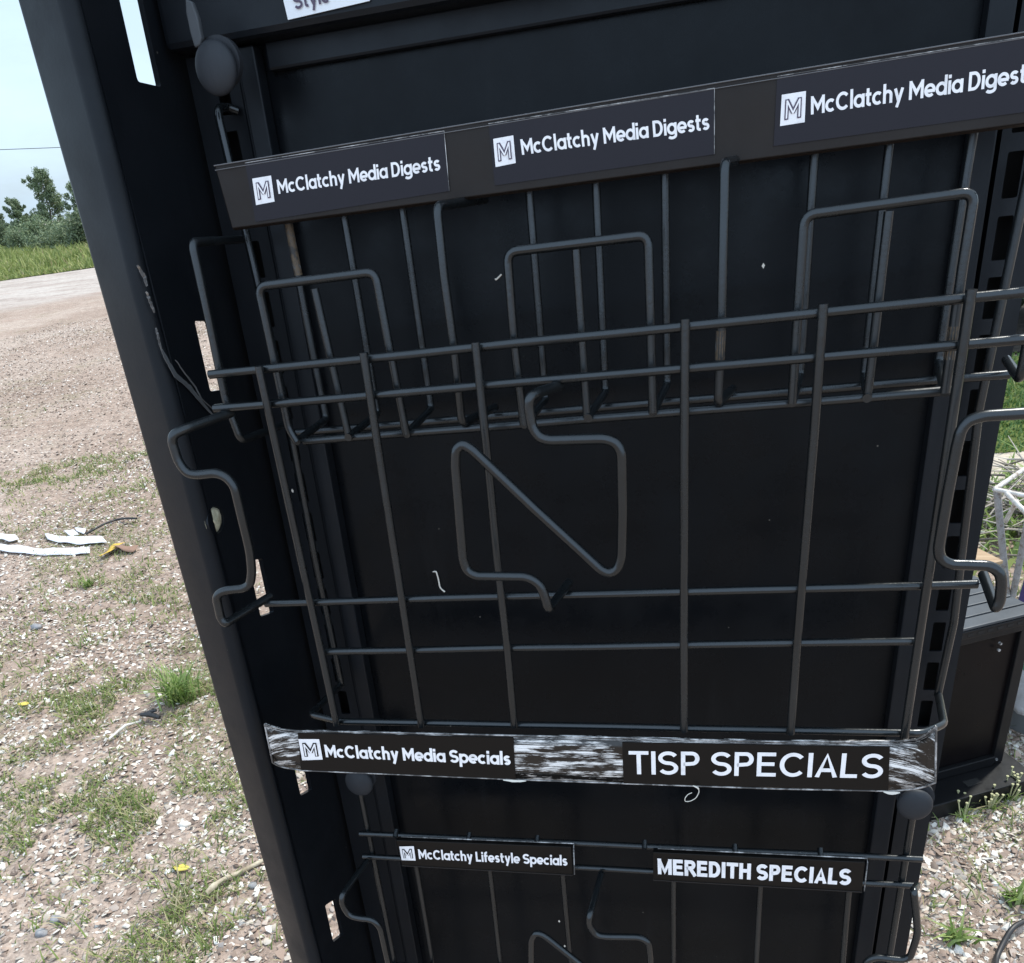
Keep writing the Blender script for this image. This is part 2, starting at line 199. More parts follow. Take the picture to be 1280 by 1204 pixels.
def setcol(m, out): n, l, b = nodes(m); l.new(out, b.inputs['Base Color'])
def setrough(m, out): n, l, b = nodes(m); l.new(out, b.inputs['Roughness'])

def painted(name, col, rough, dust=.5, speck=True, spec=.35):
    """black paint with dust bloom, smears, tiny chips and an orange-peel surface"""
    m = mat(name, col, rough, spec=spec)
    m.node_tree.nodes['Principled BSDF'].inputs['Specular Tint'].default_value = (.86, .94, 1, 1)      # blue tint put into the reflections to offset the warm ground in them
    a = add_noise(m, 9, 8, .65); c = ramp(m, a.outputs['Fac'], [(.40, col), (.75, tuple(x * (1 + dust) + .002 * dust for x in col))])
    st = add_noise(m, 26, 7, .75, (1, 1, .10)); s2 = ramp(m, st.outputs['Fac'], [(.56, (0, 0, 0)), (.80, (.013, .013, .0135))])
    c = mixc(m, dust, c, s2, 'ADD')
    if speck:
        v = add_noise(m, 70, kind='ShaderNodeTexVoronoi'); v.inputs['Randomness'].default_value = 1
        q = ramp(m, v.outputs['Distance'], [(.035, (1, 1, 1)), (.055, (0, 0, 0))])
        g = add_noise(m, 23, 2); g2 = ramp(m, g.outputs['Fac'], [(.60, (0, 0, 0)), (.66, (1, 1, 1))])
        k = mixc(m, 1, q, g2, 'MULTIPLY'); c = mixc(m, k, c, (.16, .15, .13))
    setcol(m, c)
    rn = add_noise(m, 14, 7, .7); setrough(m, ramp(m, rn.outputs['Fac'], [(.3, (rough - .09,) * 3), (.75, (rough + .20,) * 3)]))
    pe = add_noise(m, 420, 3, .5); bump(m, pe.outputs['Fac'], .10, .0006)
    return m
M = {}
M['frame'] = painted('black_painted_steel', (.0052, .0064, .0085), .37, .5, spec=.21)
M['panel'] = painted('black_panel_steel', (.0024, .0031, .0042), .26, .35, spec=.145)
M['wire'] = painted('black_coated_wire', (.0050, .0062, .0070), .22, .5, True, spec=.62)
M['ball'] = painted('grey_rubber', (.016, .018, .022), .55, .6, True, spec=.35)
M['tab'] = painted('pale_grey_tab', (.045, .050, .056), .5, .5, False)
M['slot'] = mat('dark_recess', (.004, .004, .004), .8)
M['strip'] = painted('brown_black_plastic', (.0150, .0110, .0088), .40, .3, False, spec=.22)
M['card'] = mat('dark_printed_card', (.0082, .0070, .0125), .36, spec=.25)
M['card_black'] = mat('black_printed_card', (.005, .0045, .0042), .40, spec=.2)
M['print'] = mat('white_print', (.80, .80, .82), .5)
t = add_noise(M['print'], 90, 6, .7); setcol(M['print'], ramp(M['print'], t.outputs['Fac'], [(.30, (.64, .64, .65)), (.48, (.80, .80, .82)), (.7, (.84, .84, .86))]))
M['violet_print'] = mat('violet_print', (.07, .05, .09), .5)
M['white_card'] = mat('white_card', (.72, .76, .80), .5)
M['clear_edge'] = mat('scuffed_clear_edge', (.30, .30, .30), .35)
t = add_noise(M['clear_edge'], 60, 5, .7, (1, 1, 1)); setcol(M['clear_edge'], ramp(M['clear_edge'], t.outputs['Fac'], [(.45, (.06, .06, .06)), (.65, (.6, .6, .6))]))
M['grey_lip'] = mat('grey_clear_lip', (.10, .10, .105), .3)
def scratched(name, lo, hi, amount):
    m = mat(name, (.02, .018, .017), .3)
    a = add_noise(m, 48, 10, .80, (.15, 1, 12)); b = add_noise(m, 60, 6, .66, (.5, 1, 2.6))
    f = mixc(m, 1, ramp(m, a.outputs['Fac'], [(lo, (0, 0, 0)), (hi, (1, 1, 1))]), ramp(m, b.outputs['Fac'], [(.60 - amount, (0, 0, 0)), (.68 - amount, (1, 1, 1))]), 'MULTIPLY')
    setcol(m, mixc(m, f, (.012, .011, .010), (.80, .80, .79))); setrough(m, ramp(m, f, [(0, (.22,) * 3), (1, (.7,) * 3)]))
    return m
M['scratch'] = scratched('scratched_clear_plastic', .47, .515, .12)
M['bare'] = mat('bare_bruised_metal', (.16, .13, .10), .5)
t = add_noise(M['bare'], 160, 5, .7); setcol(M['bare'], ramp(M['bare'], t.outputs['Fac'], [(.35, (.05, .05, .05)), (.55, (.13, .13, .13)), (.72, (.34, .24, .15))]))
M['film'] = mat('torn_grey_film', (.075, .082, .088), .4)
M['shaving'] = mat('pale_plastic_shaving', (.62, .60, .54), .5)
M['rust'] = mat('rusty_bare_wire', (.15, .11, .07), .6)
t = add_noise(M['rust'], 120, 5, .7); setcol(M['rust'], ramp(M['rust'], t.outputs['Fac'], [(.42, (.020, .021, .022)), (.52, (.10, .07, .04)), (.60, (.05, .05, .05)), (.70, (.30, .33, .34))]))

class MB:
    def __init__(s): s.v = []; s.f = []; s.smooth = []
    def add(s, vs, fs, sm=False):
        o = len(s.v); s.v += [tuple(v) for v in vs]; s.f += [tuple(i + o for i in f) for f in fs]; s.smooth += [sm] * len(fs); return s
    def box(s, a, b, skew=0):
        x0, y0, z0 = a; x1, y1, z1 = b
        vs = [(x, y, z) for z in (z0, z1) for y in (y0, y1) for x in (x0, x1)]
        vs = [(x + skew * z, y, z) for x, y, z in vs]
        return s.add(vs, [(0, 2, 3, 1), (4, 5, 7, 6), (0, 1, 5, 4), (1, 3, 7, 5), (3, 2, 6, 7), (2, 0, 4, 6)])
    def tube(s, pts, r, n=12, fillet=0, closed_ends=True):
        p = [Vector(q) for q in pts]
        if fillet and len(p) > 2:
            out = [p[0]]
            for i in range(1, len(p) - 1):
                a, b, c = p[i - 1], p[i], p[i + 1]
                d1, d2 = (a - b), (c - b); l = min(fillet, d1.length * .48, d2.length * .48)
                if d1.angle(d2, math.pi) > math.pi - .12: out.append(b); continue
                q0, q1 = b + d1.normalized() * l, b + d2.normalized() * l
                for k in range(7):
                    t = k / 6; out.append(q0 * (1 - t) ** 2 + b * 2 * t * (1 - t) + q1 * t * t)
            out.append(p[-1]); p = out
        q = [p[0]]
        for x in p[1:]:
            if (x - q[-1]).length > 1e-5: q.append(x)
        p = q; T = [(p[min(i + 1, len(p) - 1)] - p[max(i - 1, 0)]).normalized() for i in range(len(p))]
        nrm = T[0].orthogonal().normalized(); vs = []
        for i, c in enumerate(p):
            if i: nrm = (nrm - T[i] * nrm.dot(T[i])).normalized()
            bn = T[i].cross(nrm); rr = r[min(i, len(r) - 1)] if isinstance(r, (list, tuple)) else r
            for k in range(n):
                a = 2 * math.pi * k / n; vs.append(c + (nrm * math.cos(a) + bn * math.sin(a)) * rr)
        fs = [(i * n + k, i * n + (k + 1) % n, (i + 1) * n + (k + 1) % n, (i + 1) * n + k) for i in range(len(p) - 1) for k in range(n)]
        s.add(vs, fs, True)
        if closed_ends:
            rr0 = r[0] if isinstance(r, (list, tuple)) else r; rr1 = r[-1] if isinstance(r, (list, tuple)) else r
            e = []; o = len(vs)
            s.add([v for v in vs[:n]], [tuple(range(n))[::-1]]); s.add([v for v in vs[-n:]], [tuple(range(n))])
        return s
    def quad(s, q): return s.add(q, [(0, 1, 2, 3)])
    def slab(s, q, n, t):
        """quad q (front face) given thickness t along n"""
        n = Vector(n); b = [Vector(x) + n * t for x in q]; k = len(q)
        fs = [tuple(range(k))[::-1], tuple(range(k, 2 * k))] + [(i, (i + 1) % k, k + (i + 1) % k, k + i) for i in range(k)]
        return s.add(list(q) + b, fs)
    def build(s, name, m, parent=None, off=None, bevel=0, solid=0):
        me = bpy.data.meshes.new(name); vs = s.v
        if off is not None: vs = [(x - off[0], y - off[1], z - off[2]) for x, y, z in vs]
        me.from_pydata(vs, [], s.f); me.polygons.foreach_set('use_smooth', s.smooth)
        bm = bmesh.new(); bm.from_mesh(me); bmesh.ops.recalc_face_normals(bm, faces=bm.faces); bm.to_mesh(me); bm.free()
        me.materials.append(m); o = bpy.data.objects.new(name, me); COL.objects.link(o)
        if parent: o.parent = parent
        if solid: md = o.modifiers.new('solid', 'SOLIDIFY'); md.thickness = solid; md.offset = 0
        if bevel: md = o.modifiers.new('bevel', 'BEVEL'); md.width = bevel; md.segments = 2; md.limit_method = 'ANGLE'
        return o
def tag(o, label=None, cat=None, group=None, kind=None):
    for k, v in (('label', label), ('category', cat), ('group', group), ('kind', kind)):
        if v: o[k] = v
    return o
def empty(name, loc, label, cat, group=None, frame=True):
    o = bpy.data.objects.new(name, None); COL.objects.link(o); o.empty_display_size = .05
    o.matrix_world = (RACK @ Matrix.Translation(loc)) if frame else Matrix.Translation(loc)
    o['off'] = tuple(loc); return tag(o, label, cat, group)
def part(mb, name, m, root, **k):
    r = root
    while r.parent: r = r.parent
    return mb.build(name, M[m] if isinstance(m, str) else m, root, off=tuple(r['off']), **k)
def single(mb, name, m, loc, label, cat, group=None, frame=True, **k):
    """a thing that is one mesh, its origin at loc"""
    o = mb.build(name, M[m] if isinstance(m, str) else m, None, off=loc, **k)
    o.matrix_world = (RACK @ Matrix.Translation(loc)) if frame else Matrix.Translation(loc)
    return tag(o, label, cat, group)
def vl(a, b, t): return Vector(a) * (1 - t) + Vector(b) * t
FRONT = Vector((0, -1, 0))
def shift(q, d): return [Vector(p) + FRONT * d for p in q]

# ---- stroke lettering: every glyph is a set of centre lines (cap height 1), widened to ribbons
XH = .73
def arc(cx, cy, rx, ry, a0, a1, n=18):
    return [(cx + rx * math.cos(R(a0 + (a1 - a0) * i / n)), cy + ry * math.sin(R(a0 + (a1 - a0) * i / n))) for i in range(n + 1)]
def glyph(ch, t):
    h = t / 2; X = XH; r = .31; ry = X / 2 - h; rx = r - h * .6
    bowl = arc(r, X / 2, rx, ry, 0, 360, 28); xr = r + rx
    def ess(w, H_, k=28): 
        q = (H_ - t) / 4; m = H_ / 2; u = w / 2 - h
        return arc(w / 2, m + q, u, q, k, 270, 16)[:-1] + arc(w / 2, m - q, u, q, 90, -180 + k, 16)
    if ch == 'c': return [arc(r, X / 2, rx, ry, 48, 312)], 2 * r - .05
    if ch == 'e': return [[(xr, X / 2 - .02)] + arc(r, X / 2, rx, ry, 0, 312, 24), [(r - rx + h * .5, X / 2 - .03), (xr + h * .6, X / 2 - .03)]], 2 * r
    if ch == 'a': return [bowl, [(xr, X), (xr, 0)]], 2 * r + .02
    if ch == 'd': return [bowl, [(xr, 1.06), (xr, 0)]], 2 * r + .02
    if ch == 'p': return [bowl, [(r - rx, X), (r - rx, -.30)]], 2 * r
    if ch == 'g': return [bowl, [(xr, X), (xr, -.04)] + arc(r, -.04, rx, .25 - h, 0, -150, 14)[1:]], 2 * r + .02
    if ch == 'h': return [[(h, 1.06), (h, 0)], [(h, X * .45)] + arc(.29, X - h - .20, .29 - h, .20, 170, 0, 14) + [(.58 - h, 0)]], .60
    if ch == 'i': return [[(h, X), (h, 0)], [(h, 1.02), (h, 1.02 - t * 1.05)]], t
    if ch == 'l': return [[(h, 1.06), (h, 0)]], t
    if ch == 't': return [[(.15, .97), (.15, .20)] + arc(.15 + .15, .18, .15, .18 - h, 180, 285, 8), [(0, X - h), (.36, X - h)]], .38
    if ch == 'f': return [[(.15, 0), (.15, .80)] + arc(.15 + .17, .86, .17, .20 - h, 180, 80, 10), [(0, X - h), (.38, X - h)]], .38
    if ch == 'y': return [[(h * .9, X), (.30, .02)], [(.60 - h * .9, X), (.30, .02), (.19, -.29)]], .60
    if ch == 's': return [ess(.50, X)], .50
    if ch == 'S': return [ess(.70, 1.0, 26)], .70
    if ch == 'M': return [[(h, 0), (h, 1)], [(.88 - h, 0), (.88 - h, 1)], [(h * .7, 1.08), (.44, (.34 if .14 < t < .21 else .10)), (.88 - h * .7, 1.08)]], .88
    if ch == 'C': return [arc(.44, .5, .44 - h, .5 - h, 42, 318, 28)], .83
    if ch == 'D': return [[(h, h), (h, 1 - h), (.30, 1 - h)] + arc(.30, .5, .40 - h, .5 - h, 90, -90, 18)[1:] + [(h, h)]], .71
    if ch == 'L': return [[(h, 1), (h, h), (.54, h)]], .55
    if ch == 'T': return [[(0, 1 - h), (.70, 1 - h)], [(.35, 1 - h), (.35, 0)]], .70
    if ch == 'I': return [[(h, 1), (h, 0)]], t
    if ch == 'P': return [[(h, 0), (h, 1 - h), (.38, 1 - h)] + arc(.38, .73 - h * .3, .26 - h, .27 - h * .7, 90, -90, 14)[1:] + [(h, .46)]], .66
    if ch == 'R': return [[(h, 0), (h, 1 - h), (.40, 1 - h)] + arc(.40, .74 - h * .3, .27 - h, .26 - h * .7, 90, -90, 14)[1:] + [(h, .48)], [(.36, .46), (.66, 0)]], .70
    if ch == 'E': return [[(.62, 1 - h), (h, 1 - h), (h, h), (.64, h)], [(h, .52), (.58, .52)]], .66
    if ch == 'A': return [[(h * .9, 0), (.36, 1.02), (.72 - h * .9, 0)], [(.17, .30), (.55, .30)]], .72
    if ch == 'H': return [[(h, 0), (h, 1)], [(.70 - h, 0), (.70 - h, 1)], [(h, .53), (.70 - h, .53)]], .70
    return [], .19
def text_mb(string, base, t=.16, lift=.0008, gap=.085):
    P0, P1, Pc = (Vector(p) for p in base); x = 0; out = []; cl = []
    for ch in string:
        st, w_ = glyph(ch, t); out += [[(px + x, py) for px, py in s] for s in st]; cl += [1.0 if ch in 'MA' else 9.0] * len(st); x += w_ + gap
    W_ = x - gap; mb = MB()
    for i, s in enumerate(out):
        closed = (Vector(s[0]) - Vector(s[-1])).length < 1e-6; n = len(s) - (1 if closed else 0); A = []; B_ = []
        for k in range(n):
            p = Vector(s[k]); a = Vector(s[(k - 1) % n]) if (closed or k) else None; c = Vector(s[(k + 1) % n]) if (closed or k < n - 1) else None
            d1 = (p - a).normalized() if a is not None else None; d2 = (c - p).normalized() if c is not None else None
            d1 = d1 or d2; d2 = d2 or d1; n1 = Vector((-d1.y, d1.x)); n2 = Vector((-d2.y, d2.x)); m = (n1 + n2)
            m = m.normalized() if m.length > 1e-6 else n1; ln = min(t / 2 / max(m.dot(n1), .2), t * 1.15); A.append(p + m * ln); B_.append(p - m * ln); A[-1].y = min(A[-1].y, cl[i]); B_[-1].y = min(B_[-1].y, cl[i])
            if cl[i] == 1.0: A[-1].y = max(A[-1].y, 0); B_[-1].y = max(B_[-1].y, 0)
        lf = lift + (i % 3) * .00004
        to = lambda v: P0 + (P1 - P0) * (v.x / W_) + (Pc - P0) * v.y + FRONT * lf
        for k in range(n if closed else n - 1):
            j = (k + 1) % n; mb.quad([to(A[k]), to(A[j]), to(B_[j]), to(B_[k])])
    return mb
def bil(q, x, y):   # q = TL,TR,BR,BL ; y up from the bottom
    tl, tr_, br, bl = (Vector(p) for p in q); return (bl * (1 - x) + br * x) * (1 - y) + (tl * (1 - x) + tr_ * x) * y
def strokes(q, segs, wd, lift):
    mb = MB()
    for (a, b) in segs:
        a = Vector(a); b = Vector(b); d = (b - a).normalized(); n = Vector((-d.y, d.x)) * wd / 2
        mb.quad([bil(q, *(a + n)) + FRONT * lift, bil(q, *(b + n)) + FRONT * lift, bil(q, *(b - n)) + FRONT * lift, bil(q, *(a - n)) + FRONT * lift])
        lift += .00002
    return mb
MSEG = [((.24, .17), (.24, .83)), ((.24, .80), (.50, .38)), ((.50, .38), (.76, .80)), ((.76, .83), (.76, .17))]
MSEG2 = [((.24, .21), (.24, .79)), ((.25, .76), (.50, .36)), ((.50, .36), (.75, .76)), ((.76, .79), (.76, .21))]
def logo(q, parent, dark='violet_print'):
    mb = MB(); mb.quad(shift(q, .0009)); o = part(mb, 'emblem', 'print', parent)
    part(strokes(q, MSEG, .165, .0012), 'emblem_outline', dark, parent)
    part(strokes(q, MSEG2, .065, .0015), 'emblem_core', 'print', parent)

# ------------------------------------------------------------------ the rack
SK = .0185                                     # the old frame is knocked a little out of square
def sx(u, w): return u + SK * w
TOP, BOT = .34, -1.446
rack = empty('magazine_rack', (-.08, .11, BOT), 'tall black steel magazine display rack with slotted side panel, filling the photo', 'display rack')

def holed_plate(outer, holes, to3, thick):
    """flat plate with cut-outs: outer and holes are 2D loops, to3 maps (a, b, depth) to 3D"""
    mb = MB(); loops = [outer] + holes
    tris = tessellate_polygon([[Vector((a, b, 0)) for a, b in l] for l in loops])
    flat = [p for l in loops for p in l]
    for d in (0, thick): mb.add([to3(a, b, d) for a, b in flat], [tuple(t) for t in tris])
    for l in loops:
        n = len(l); mb.add([to3(a, b, 0) for a, b in l] + [to3(a, b, thick) for a, b in l], [(i, (i + 1) % n, n + (i + 1) % n, n + i) for i in range(n)])
    return mb
def rect(a0, b0, a1, b1, k=0, r=0):            # loop in (a, b), leaning by k
    L_ = []
    for (cx_, cy_, s) in ((a0, b0, 2), (a1, b0, 3), (a1, b1, 0), (a0, b1, 1)):
        if not r: L_.append((cx_ + k * cy_, cy_)); continue
        ox = cx_ + (r if cx_ == a0 else -r); oy = cy_ + (r if cy_ == b0 else -r)
        for j in range(4):
            an = math.pi / 2 * (s + j / 3); L_.append((ox + r * math.cos(an) + k * oy, oy + r * math.sin(an)))
    return L_
WEB = -.3405
k = .02
def tilt(lp_, w0, a=None):
    t = min(.5, max(.04, .03 + (.06 - w0) * .85)); return [(x, y - t * (x - .062)) for x, y in lp_]
slots = [rect(.0525, .104, .0775, .212, k, .002)]
for i in range(8):
    wt = -.031 - i * .1725; slots.append(tilt(rect(.0560, wt - .046, .0745 if i == 0 else .0765, wt, k, .0018), wt))
hole = lambda w0: [(.0235 + .0105 * math.cos(a), w0 + .0095 * math.sin(a)) for a in [2 * math.pi * j / 20 for j in range(20)]]
slots += [hole(-.159), hole(-.85)]
web = holed_plate([(.0178, BOT + .05), (.150, BOT + .05), (.150, TOP), (.0178, TOP)], slots, lambda a, b, d: (sx(WEB - d, b), a, b), .0036)
sp = part(web, 'side_panel', 'frame', rack)
# folded front edge of the side panel
rr, TL = .0065, R(24)
cu, cv = WEB - .0011 - rr, .0178
prof = [(WEB - .0011, .0178)] + [(cu + rr * math.cos(t), cv - rr * math.sin(t)) for t in [(math.pi / 2 + TL) * j / 9 for j in range(1, 10)]]
fu, fv = prof[-1]; ln_ = .0332; fu -= ln_ * math.cos(TL); fv += ln_ * math.sin(TL); prof.append((fu, fv)); r2 = .006; cu2, cv2 = fu + r2 * math.sin(TL), fv + r2 * math.cos(TL)
prof += [(cu2 - r2 * math.sin(t), cv2 - r2 * math.cos(t)) for t in [TL + (math.pi / 2 - TL) * j / 6 for j in range(1, 7)]]; prof.append((prof[-1][0], prof[-1][1] + .012))
mb = MB(); nseg = 40
for j in range(nseg + 1):
    b = BOT + .05 + (TOP - BOT - .05) * j / nseg
    for i, (u, v) in enumerate(prof):
        kk = SK if i < 10 else .0090
        mb.v.append((u + kk * b + (-.0012 * math.exp(-((b + .02) / .05) ** 2) if i < 10 else 0), v, b))
n = len(prof)
for j in range(nseg):
    for i in range(n - 1): mb.f.append((j * n + i, j * n + i + 1, (j + 1) * n + i + 1, (j + 1) * n + i)); mb.smooth.append(True)
fl = part(mb, 'edge_flange', 'frame', sp, solid=.002)
for kk, path in enumerate(D['scuffs']):
    wd = [.0010, .0008, .0007, .0014, .0004][kk]; mb = MB()
    P = [Vector(p) for p in path]
    for i in range(len(P) - 1):
        for j in range(5):
            pass
    pts = []
    for i in range(len(P) - 1):
        for j in range(6): pts.append(P[i].lerp(P[i + 1], j / 6))
    pts.append(P[-1])
    for i, p in enumerate(pts):
        tp = math.sin(math.pi * (i + .6) / (len(pts) + .4)) ** .6; hw = wd * tp * (1 + .45 * noise.noise((i * .7, kk, 0)))
        lift = .0006 + .0010 * abs(noise.noise((i * .35, kk * 3, 5)))
        mb.v += [(p.x + SK * p.z + lift, p.y - hw, p.z - hw * .6), (p.x + SK * p.z + lift + .0006, p.y + hw, p.z + hw * .6)]
    for i in range(len(pts) - 1): mb.f.append((2 * i, 2 * i + 1, 2 * i + 3, 2 * i + 2)); mb.smooth.append(False)
    part(mb, 'paint_scuff' if kk < 3 else 'torn_film', 'bare' if kk < 3 else 'film', sp, solid=.0004)

mb = MB(); mb.box((-.288, .1135, BOT + .06), (.142, .1165, TOP), SK); bp_ = part(mb, 'back_panel', 'panel', rack)
mb = MB(); mb.box((-.2795, .1065, .1075), (.1385, .1133, .1235), SK); part(mb, 'panel_hem', 'frame', bp_, bevel=.0018)
for a, b in ((-.2965, -.2838), (.1385, .1525)):
    mb = MB(); mb.box((a, .1005, BOT + .06), (b, .1130, .1215), SK); part(mb, 'trim_strip', 'frame', rack, bevel=.0012)
def standard(u0, u1, sc, ret):
    hs = []
    z = .0791 + .0326 * 1
    while z > -.375:
        hs.append(rect(sc - .0042, z - .0235, sc + .0042, z, 0, .001)); z -= .0326
    st = holed_plate([(u0, BOT + .06), (u1, BOT + .06), (u1, .1215), (u0, .1215)], hs, lambda a, b, d: (sx(a, b), .1075 + d, b), .002)
    o = part(st, 'slotted_standard', 'frame', rack)
    mb = MB(); mb.box((u0 + .001, .1300, BOT + .06), (u1 - .002, .1320, .1215), SK); part(mb, 'channel_back', 'slot', o)
    mb = MB()
    for x in ret: mb.box((x, .1097, BOT + .06), (x + .002, .152, .1215), SK)
    part(mb, 'channel_side', 'frame', o)
standard(-.3355, -.3010, -.3133, (-.3355, -.303))
standard(.1565, .1818, .1655, (.1565, .1798))
mb = MB(); mb.tube([(sx(-.2995, .12), .1085, .12), (sx(-.2995, BOT + .1), .1085, BOT + .1)], .0018, 8); part(mb, 'standard_lip', 'frame', rack)
mb = MB(); mb.box((-.3375, .0885, .1225), (.1900, .145, TOP), SK); part(mb, 'header_panel', 'frame', rack, bevel=.004)
mb = MB(); mb.box((-.3380, .150, BOT + .06), (.1815, .153, TOP - .01), SK); part(mb, 'rear_sheet', 'frame', rack)
mb = MB(); mb.box((-.40, -.02, BOT), (.21, .30, BOT + .05), 0); part(mb, 'base_plate', 'frame', rack, bevel=.006)
for (x, y, z) in D['chips']:
    mb = MB(); mb.add([(x, y - .0006, z + .0016), (x + .0011, y - .0007, z), (x + .0002, y - .0006, z - .0019), (x - .0010, y - .0007, z - .0002)], [(0, 1, 2, 3)]); part(mb, 'paint_chip', 'shaving', rack)

WR = .00265
def wire_part(pts, name, root, r=WR, m='wire', fillet=.007):
    global _wob; _wob += 1; q = [Vector(pts[0])]
    for a_, c_ in zip(pts[:-1], pts[1:]):
        a_, c_ = Vector(a_), Vector(c_); m_ = int((c_ - a_).length / .06)
        for j in range(1, m_ + 1):
            if j <= m_ - 1 or m_ == 0: p_ = a_.lerp(c_, j / m_); q.append(p_ + Vector([.00065 * noise.noise((p_.x * 11, p_.z * 11, _wob * 7.7 + u_ * 3)) for u_ in range(3)]))
        q.append(c_)
    mb = MB(); mb.tube(q, r, 12, fillet); return part(mb, name, m, root)
_wob = 0
# ------------------------------------------------------------------ front basket
b = empty('wire_basket', (-.08, 0, -.312), 'big black wire front basket of six uprights hanging above the scratched specials strip', 'wire basket')
for p in D['basket_rails']: wire_part(p, 'rail', b)
wire_part(D['basket_bottom'], 'bottom_wire', b, fillet=.006)
for p in D['basket_up']: wire_part(p, 'upright', b)
sL = wire_part(D['basket_sideL'], 'side_wire', b); sR = wire_part(D['basket_sideR'], 'side_wire', b)
def ball(c, root, r=.0142):
    mb = MB(); c = Vector(c); vs = []; fs = []; n, mm = 28, 18
    for j in range(mm + 1):
        for i in range(n):
            th = math.pi * j / mm; ph = 2 * math.pi * i / n
            vs.append(c + Vector((.92 * r * math.sin(th) * math.cos(ph), -.42 * r * math.cos(th), r * math.sin(th) * math.sin(ph))))
    for j in range(mm):
        for i in range(n): fs.append((j * n + i, j * n + (i + 1) % n, (j + 1) * n + (i + 1) % n, (j + 1) * n + i))
    mb.add(vs, fs, True); k = part(mb, 'knob', 'ball', root)
    mb = MB(); mb.tube([c + Vector((.001, .004, .0035)), c + Vector((.001, .0085, .0035))], .0132, 24); part(mb, 'knob_collar', 'ball', root)
    return k
# rubber knob and hook above the basket
kb = empty('rubber_knob', D['knobs'][0], 'round grey rubber knob hanging from a flat hook at top left beside the header', 'knob')
ball(D['knobs'][0], kb)
mb = MB(); q = [Vector(p) for p in D['tab']]; mb.slab(q, (0, 1, 0), .004); part(mb, 'hook_tab', 'tab', kb, bevel=.001)
# ------------------------------------------------------------------ pocket behind it
pk = empty('wire_pocket', (-.08, .06, -.10), 'shallow black wire pocket unit with three square loops under the long digest sign', 'wire pocket')
for i, p in enumerate(D['pocket_wires']): wire_part(p, 'back_wire', pk, m='wire', r=.0025, fillet=.004)
for i, p in enumerate(D['pocket_loops']): wire_part(p, 'front_loop', pk, fillet=.006)
for p in D['pocket_mids']: wire_part(p, 'middle_wire', pk, r=.0025)
for p in D['pocket_div']: wire_part(p, 'divider', pk, fillet=.005)
for p in D['pocket_rails']: wire_part(p, 'bottom_rail', pk)
def sleeve(a, b, t0, t1, m, name='bare_patch'):
    a, b = Vector(a), Vector(b); mb = MB(); mb.tube([a.lerp(b, t0), a.lerp(b, (t0 + t1) / 2), a.lerp(b, t1)], .0027, 10); part(mb, name, m, pk)
w0 = D['pocket_wires'][0]; sleeve(w0[0], w0[1], .10, .32, 'rust')
dv = D['pocket_div'][2]; sleeve(dv[2], dv[3], .13, .47, 'rust')
w8 = D['pocket_loops'][2]; sleeve(w8[4], w8[5], .45, .72, 'rust')
# cream wad stuffed into the round hole of the side panel
mfoam = mat('cream_foam', (.52, .50, .36), .8); t = add_noise(mfoam, 120, 5, .6); setcol(mfoam, ramp(mfoam, t.outputs['Fac'], [(.35, (.34, .33, .22)), (.6, (.56, .54, .40))])); bump(mfoam, t.outputs['Fac'], .7, .003)
mb = MB(); vs = []; fs = []; n, k_ = 22, 14; c = Vector((sx(WEB - .0042, -.159), .0235, -.159))
for j in range(k_ + 1):
    for i in range(n):
        th = math.pi * j / k_; ph = 2 * math.pi * i / n; d = Vector((math.cos(th), math.sin(th) * math.cos(ph), math.sin(th) * math.sin(ph)))
        f_ = 1 + .10 * math.sin(ph * 2 + th * 7) + .12 * noise.noise(d * 2.4); vs.append(c + Vector((d.x * .0042 * f_, d.y * .0112 * f_, d.z * .0102 * f_)))
for j in range(k_):
    for i in range(n): fs.append((j * n + i, j * n + (i + 1) % n, (j + 1) * n + (i + 1) % n, (j + 1) * n + i))
mb.add(vs, fs, True); single(mb, 'foam_wad', mfoam, tuple(c), 'cream crumpled wad stuffed in the round hole of the side panel', 'wad')
# ------------------------------------------------------------------ bent wire stops
for p, lab in zip(D['clips'], ('black wire stop bent like a letter N in the middle of the front basket',
                                'black bent wire stop hooked on the left end of the front basket',
                                'black bent wire stop hooked on the right end of the front basket over the grass')):
    mb = MB(); mb.tube(p, .0029, 12, .006); single(mb, 'wire_stop', 'wire', p[0], lab, 'wire stop', 'bent wire stops hooked on the wire baskets')
for p, lab in zip(D['lowclips'], ('black N-bent wire stop below the gap between the two small lower signs',
                                   'black bent wire stop at the lower left, left of the Lifestyle sign',
                                   'black bent wire stop at the lower right, right of the MEREDITH sign')):
    mb = MB(); mb.tube(p, .0027, 12, .006); single(mb, 'wire_stop', 'wire', p[0], lab, 'wire stop', 'bent wire stops hooked on the wire baskets')
# ------------------------------------------------------------------ lower pocket
lp = empty('wire_pocket', (-.08, .06, -.60), 'lower black wire pocket unit carrying two small signs, with a rubber knob at each side', 'wire pocket')
for p in D['low_rails']: wire_part(p, 'rail', lp)
for p in D['low_up']: wire_part(p, 'back_wire', lp, r=.0025)
for p, kk in zip(D['low_side'], D['knobs'][1:]):
    o = wire_part(p, 'side_wire', lp); ball(kk, lp, .0137)
for i, t in enumerate((.075, .22, .35, .545, .70, .84)):
    c = vl(D['low_rails'][0][0], D['low_rails'][0][1], t); mb = MB(); mb.tube([c + Vector((0, -.004, .001)), c + Vector((0, .002, .0045))], .0022, 8); part(mb, 'weld_bead', 'wire', lp)
